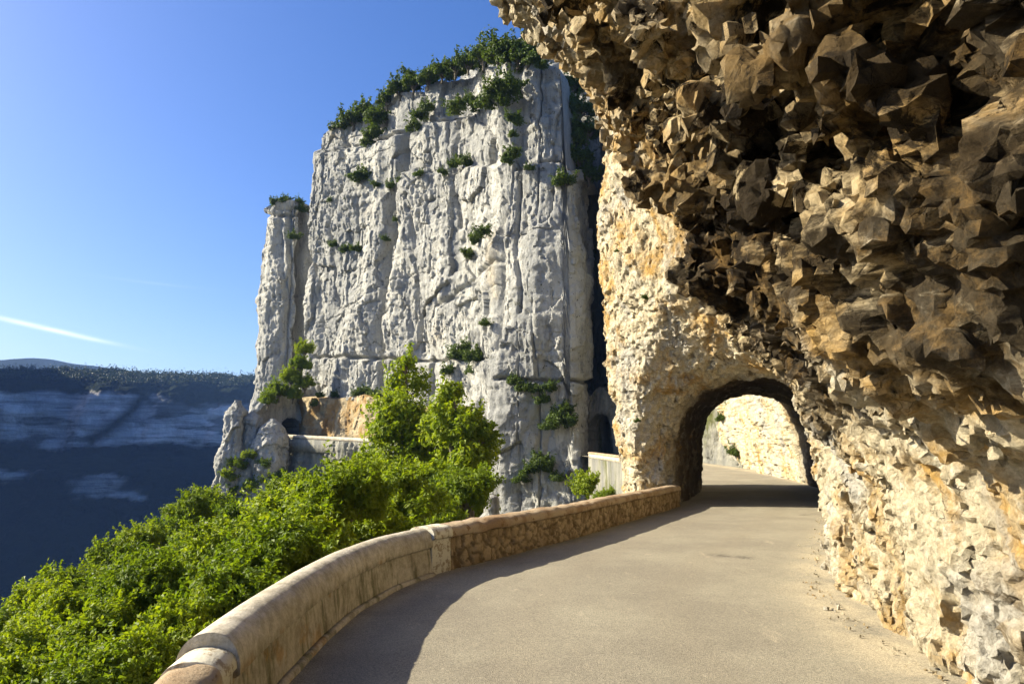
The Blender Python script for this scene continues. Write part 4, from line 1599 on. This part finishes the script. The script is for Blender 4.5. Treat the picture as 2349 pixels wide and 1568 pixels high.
FACE = [
    (['dark bush under the rim beside the rock block', 'dark bushes under the rim beside the rock block'], [(862, 268, 1.7), (862, 305, 1.5), (848, 325, 1.3)]),
    (['green bush right of the rock block', 'green bushes right of the rock block'], [(968, 262, 1.4), (955, 290, 1.3), (985, 245, 1.2)]),
    (['dark bush on the broad high ledge of the great face', 'dark bushes on the broad high ledge'], [(1060, 245, 1.6), (1085, 238, 1.4), (1125, 230, 1.5), (1150, 218, 1.6), (1172, 205, 1.7)]),
    (['round dark bush alone on the upper left of the great face', 'round dark bushes alone on the upper left of the great face'], [(835, 408, 1.9)]),
    (['small bush beside the round dark bush', 'small bushes beside the round dark bush'], [(868, 425, .9)]),
    (['dark shrub on the middle ledge of the great face', 'dark shrubs on the middle ledge of the great face'], [(1045, 375, 1.0), (1075, 367, 1.1), (1020, 395, .8), (968, 400, .9)]),
    (['lone shrub left of the long vertical crack', 'lone shrubs left of the long vertical crack'], [(795, 468, .8), (760, 460, .7)]),
    (['dark shrub low on the left of the great face', 'dark shrubs low on the left of the great face'], [(772, 562, 1.1), (795, 572, .9), (822, 570, .9)]),
    (['dark shrub on the right half of the great face', 'dark shrubs on the right half of the great face'], [(1118, 532, 1.1), (1098, 548, 1.0), (1078, 580, .9)]),
    (['thin shrub in the groove between great face and buttress', 'thin shrubs between great face and buttress'], [(1184, 275, 1.0), (1172, 350, 1.0), (1165, 372, .8), (1180, 310, .6)]),
    (['small green bush on the shoulder of the buttress', 'small green bushes on the shoulder of the buttress'], [(1292, 412, 1.2), (1215, 385, .6)]),
    (['shrub in the long crack of the great face', 'shrubs in the long crack of the great face'], [(912, 505, .6), (888, 548, .7), (900, 425, .9), (925, 410, .7)]),
    (['dark hanging bush right above the broad tall tree', 'dark bushes hanging above the broad tall tree'], [(1045, 815, 1.5), (1072, 800, 1.3), (1098, 815, 1.3), (1035, 850, 1.1), (1085, 850, 1.1), (1118, 740, .7)]),
    (['green tuft on the crack across the lower buttress', 'green tufts on the crack of the lower buttress'], [(1185, 872, .9), (1205, 885, .9), (1232, 895, .7), (1262, 885, .8), (1245, 915, .8)]),
    (['dark bush in the middle of the lower buttress', 'dark bushes in the middle of the lower buttress'], [(1275, 955, 1.3), (1300, 965, 1.2), (1262, 975, .9), (1300, 935, .8)]),
    (['green bush low on the buttress', 'green bushes low on the buttress'], [(1235, 1050, 1.1), (1215, 1075, 1.1), (1200, 1095, .9), (1255, 1065, .9), (1272, 1090, .9)]),
    (['shrub at the foot of the great face above the brown cut', 'shrubs along the top of the brown cut'], [(775, 905, .9), (845, 900, 1.2), (868, 905, 1.0), (830, 898, 1.0)]),
    (['bush on the crown of the buttress', 'bushes on the crown of the buttress'], [(1225, 140, 1.0), (1245, 150, .8)]),
]
k = 0
for lab, pts in FACE:
    for (px, py, r), one in zip(pts, ranked(pts, lab)):
        shrub(SHRUB[k % 4], on_main(px, py, .35), r * 1.35, one, group=(lab[1] if len(pts) > 1 else None))
        k += 1

PTS = [(630, 462, 1.5), (655, 456, 1.6), (682, 462, 1.6), (690, 478, 1.5)]
for (px, py, r), lab in zip(PTS, ranked(PTS, ['', 'dark bushes on top of the slender tower'])):
    shrub(SHRUB[k % 4], at(px, py, 136.5), r, lab, group='bushes on the slender tower')
    k += 1
shrub(SHRUB[1], at(672, 540, 134.5), 1.6, 'dark bush on the flank of the slender tower below its top')
PTS = [(700, 800, 2.0), (690, 835, 2.2), (668, 865, 2.3), (640, 895, 2.4), (700, 880, 2.0), (615, 915, 1.9), (672, 905, 1.8)]
for (px, py, r), lab in zip(PTS, ranked(PTS, ['', 'green trees in the gully above the far tunnel mouth'])):
    tree(MID_S[k % 3], at(px, py, 113 if px > 620 else 110), r * .85, lab, group='trees in the gully by the slender tower', name='gully_tree')
    k += 1
PTS = [(735, 905, 1.0), (720, 925, 1.0)]
for (px, py, r), lab in zip(PTS, ranked(PTS, ['', 'low shrubs on the edge of the brown cut by the gully'])):
    shrub(SHRUB[k % 4], at(px, py, 112), r, lab, group='shrubs by the gully')
    k += 1
PTS = [(530, 1090, 1.4), (545, 1060, 1.2), (515, 1120, 1.4), (575, 1040, 1.0), (540, 1140, 1.5), (610, 1060, 1.1), (605, 1100, 1.3), (575, 1110, 1.3), (640, 1090, 1.1)]
for (px, py, r), lab in zip(PTS, ranked(PTS, ['', 'yellow green bushes in the clefts between the pinnacles'])):
    shrub(SHRUB_L[k % 2], at(px, py, 103.2), r * 1.45, lab, group='bushes among the pinnacles')
    k += 1
# bush between buttress and pillar
shrub(SHRUB_L[0], at(1330, 1110, 42), 1.25, 'light green bush between the buttress and the tunnel pillar', zs=1.3)
shrub(SHRUB_L[1], at(1385, 1135, 40), .8, 'small thin bush below the pale retaining wall in the gap')
# shaded trees in the top of the cleft
PTS = [(1300, 250, 2.0), (1308, 315, 2.1), (1330, 365, 1.9), (1312, 195, 1.6), (1345, 300, 2.0), (1350, 400, 1.7), (1330, 255, 1.8)]
for (px, py, r), lab in zip(PTS, ranked(PTS, ['', 'shaded dark trees in the cleft behind the buttress'])):
    tree(RIMK[k % 3], at(px, py, 82), r, lab, group='trees in the cleft', name='cleft_tree')
    k += 1
# tufts on the pillar and beyond the tunnel
for (px, py, Y, r, lab) in [(1480, 680, 20.2, .14, 'tiny green tuft high on the tunnel pillar'), (1462, 965, 20.4, .13, 'tiny green tuft low on the tunnel pillar'),
                            (1415, 575, 20.3, .1, 'smallest green tuft on the edge of the tunnel pillar'), (1685, 1035, 53.4, .7, 'green bush at the roadside seen through the tunnel'),
                            (1655, 955, 54.9, .6, 'shrub on the pale rock seen through the tunnel')]:
    shrub(SHRUB[k % 4], at(px, py, Y), r, lab, name='tuft' if r < .5 else 'shrub')
    k += 1


# chips of rock fallen along the foot of the wall
def build_chips():
    rng = np.random.default_rng(33)
    Vs, Qs = [], []
    base = np.array([(-1, -1, -1), (1, -1, -1), (1, 1, -1), (-1, 1, -1), (-1, -1, 1), (1, -1, 1), (1, 1, 1), (-1, 1, 1)], float)
    faces = np.array([(0, 3, 2, 1), (4, 5, 6, 7), (0, 1, 5, 4), (1, 2, 6, 5), (2, 3, 7, 6), (3, 0, 4, 7)])
    for i in range(240):
        y = 4.5 + 16 * rng.random()
        k_ = int(np.argmin(np.abs(ROAD[:, 1] - y)))
        off = np.interp(y, [3, 8, 13, 20], [2.62, 2.85, 2.7, 2.3]) - abs(rng.normal()) * .14
        r_ = rng.uniform(.004, .013) * (2.2 if rng.random() < .06 else 1)
        b_ = base * (rng.uniform(.5, 1.2, 3) * r_) + rng.normal(size=(8, 3)) * r_ * .25
        a_ = rng.random() * 6.28
        rot = np.array(((math.cos(a_), -math.sin(a_), 0), (math.sin(a_), math.cos(a_), 0), (0, 0, 1)))
        c_ = ROAD[k_] + ROAD_N[k_] * off
        Vs.append(b_ @ rot.T + np.array((c_[0], c_[1], .022 + r_ * .5)))
        Qs.append(faces + 8 * i)
    tag(obj('gravel', mesh_np('gravel', np.concatenate(Vs), np.concatenate(Qs), False), M['gallery']), 'small rock chips fallen along the foot of the right wall', 'gravel', kind='stuff')


build_chips()


# woods on the rim of the far plateau, nobody could count them
def build_far_woods():
    rng = np.random.default_rng(77)
    Vs, Qs, Ls = [], [], []
    n0 = 0
    for i in range(4200):
        x = rng.uniform(-1250, 150)
        c = int(np.clip((x - FXS[0]) / 5, 0, len(FXS) - 1))
        r_ = int(rng.integers(236, 262) if rng.random() < .8 else rng.integers(262, 290))
        q = FP[c, r_]
        h = rng.uniform(4, 9)
        V, Q, lv = leaf_cloud(rng, [(q[0], q[1], q[2] + h * .30, h * .45), (q[0], q[1], q[2] + h * .7, h * .25)], 24, 1.7)
        Vs.append(V)
        Qs.append(Q + n0)
        Ls.append(lv)
        n0 += len(V)
    me = mesh_np('far_woods', np.concatenate(Vs), np.concatenate(Qs), False, dict(lv=np.concatenate(Ls)))
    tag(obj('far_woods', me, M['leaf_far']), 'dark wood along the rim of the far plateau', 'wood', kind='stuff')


build_far_woods()

# ------------------------------------------------------------------ air
def build_haze():
    x0, x1, y0, y1, z0, z1 = -5200, 5200, -1000, 4100, -660, 420
    V = np.array([(x, y, z) for x in (x0, x1) for y in (y0, y1) for z in (z0, z1)], float)
    Q = np.array([(0, 1, 3, 2), (4, 6, 7, 5), (0, 4, 5, 1), (2, 3, 7, 6), (0, 2, 6, 4), (1, 5, 7, 3)])
    m = bpy.data.materials.new('air')
    m.use_nodes = True
    m.node_tree.nodes.clear()
    o_ = m.node_tree.nodes.new('ShaderNodeOutputMaterial')
    p_ = m.node_tree.nodes.new('ShaderNodeVolumePrincipled')
    p_.inputs['Color'].default_value = (.28, .50, 1.0, 1)
    p_.inputs['Density'].default_value = HAZE
    m.node_tree.links.new(p_.outputs[0], o_.inputs['Volume'])
    tag(obj('haze', mesh_np('haze', V, Q, False), m), 'blue air between the road and the far plateau', 'haze', kind='stuff')


HAZE = .00011
build_haze()
print('done', round(time.time() - T0, 1))
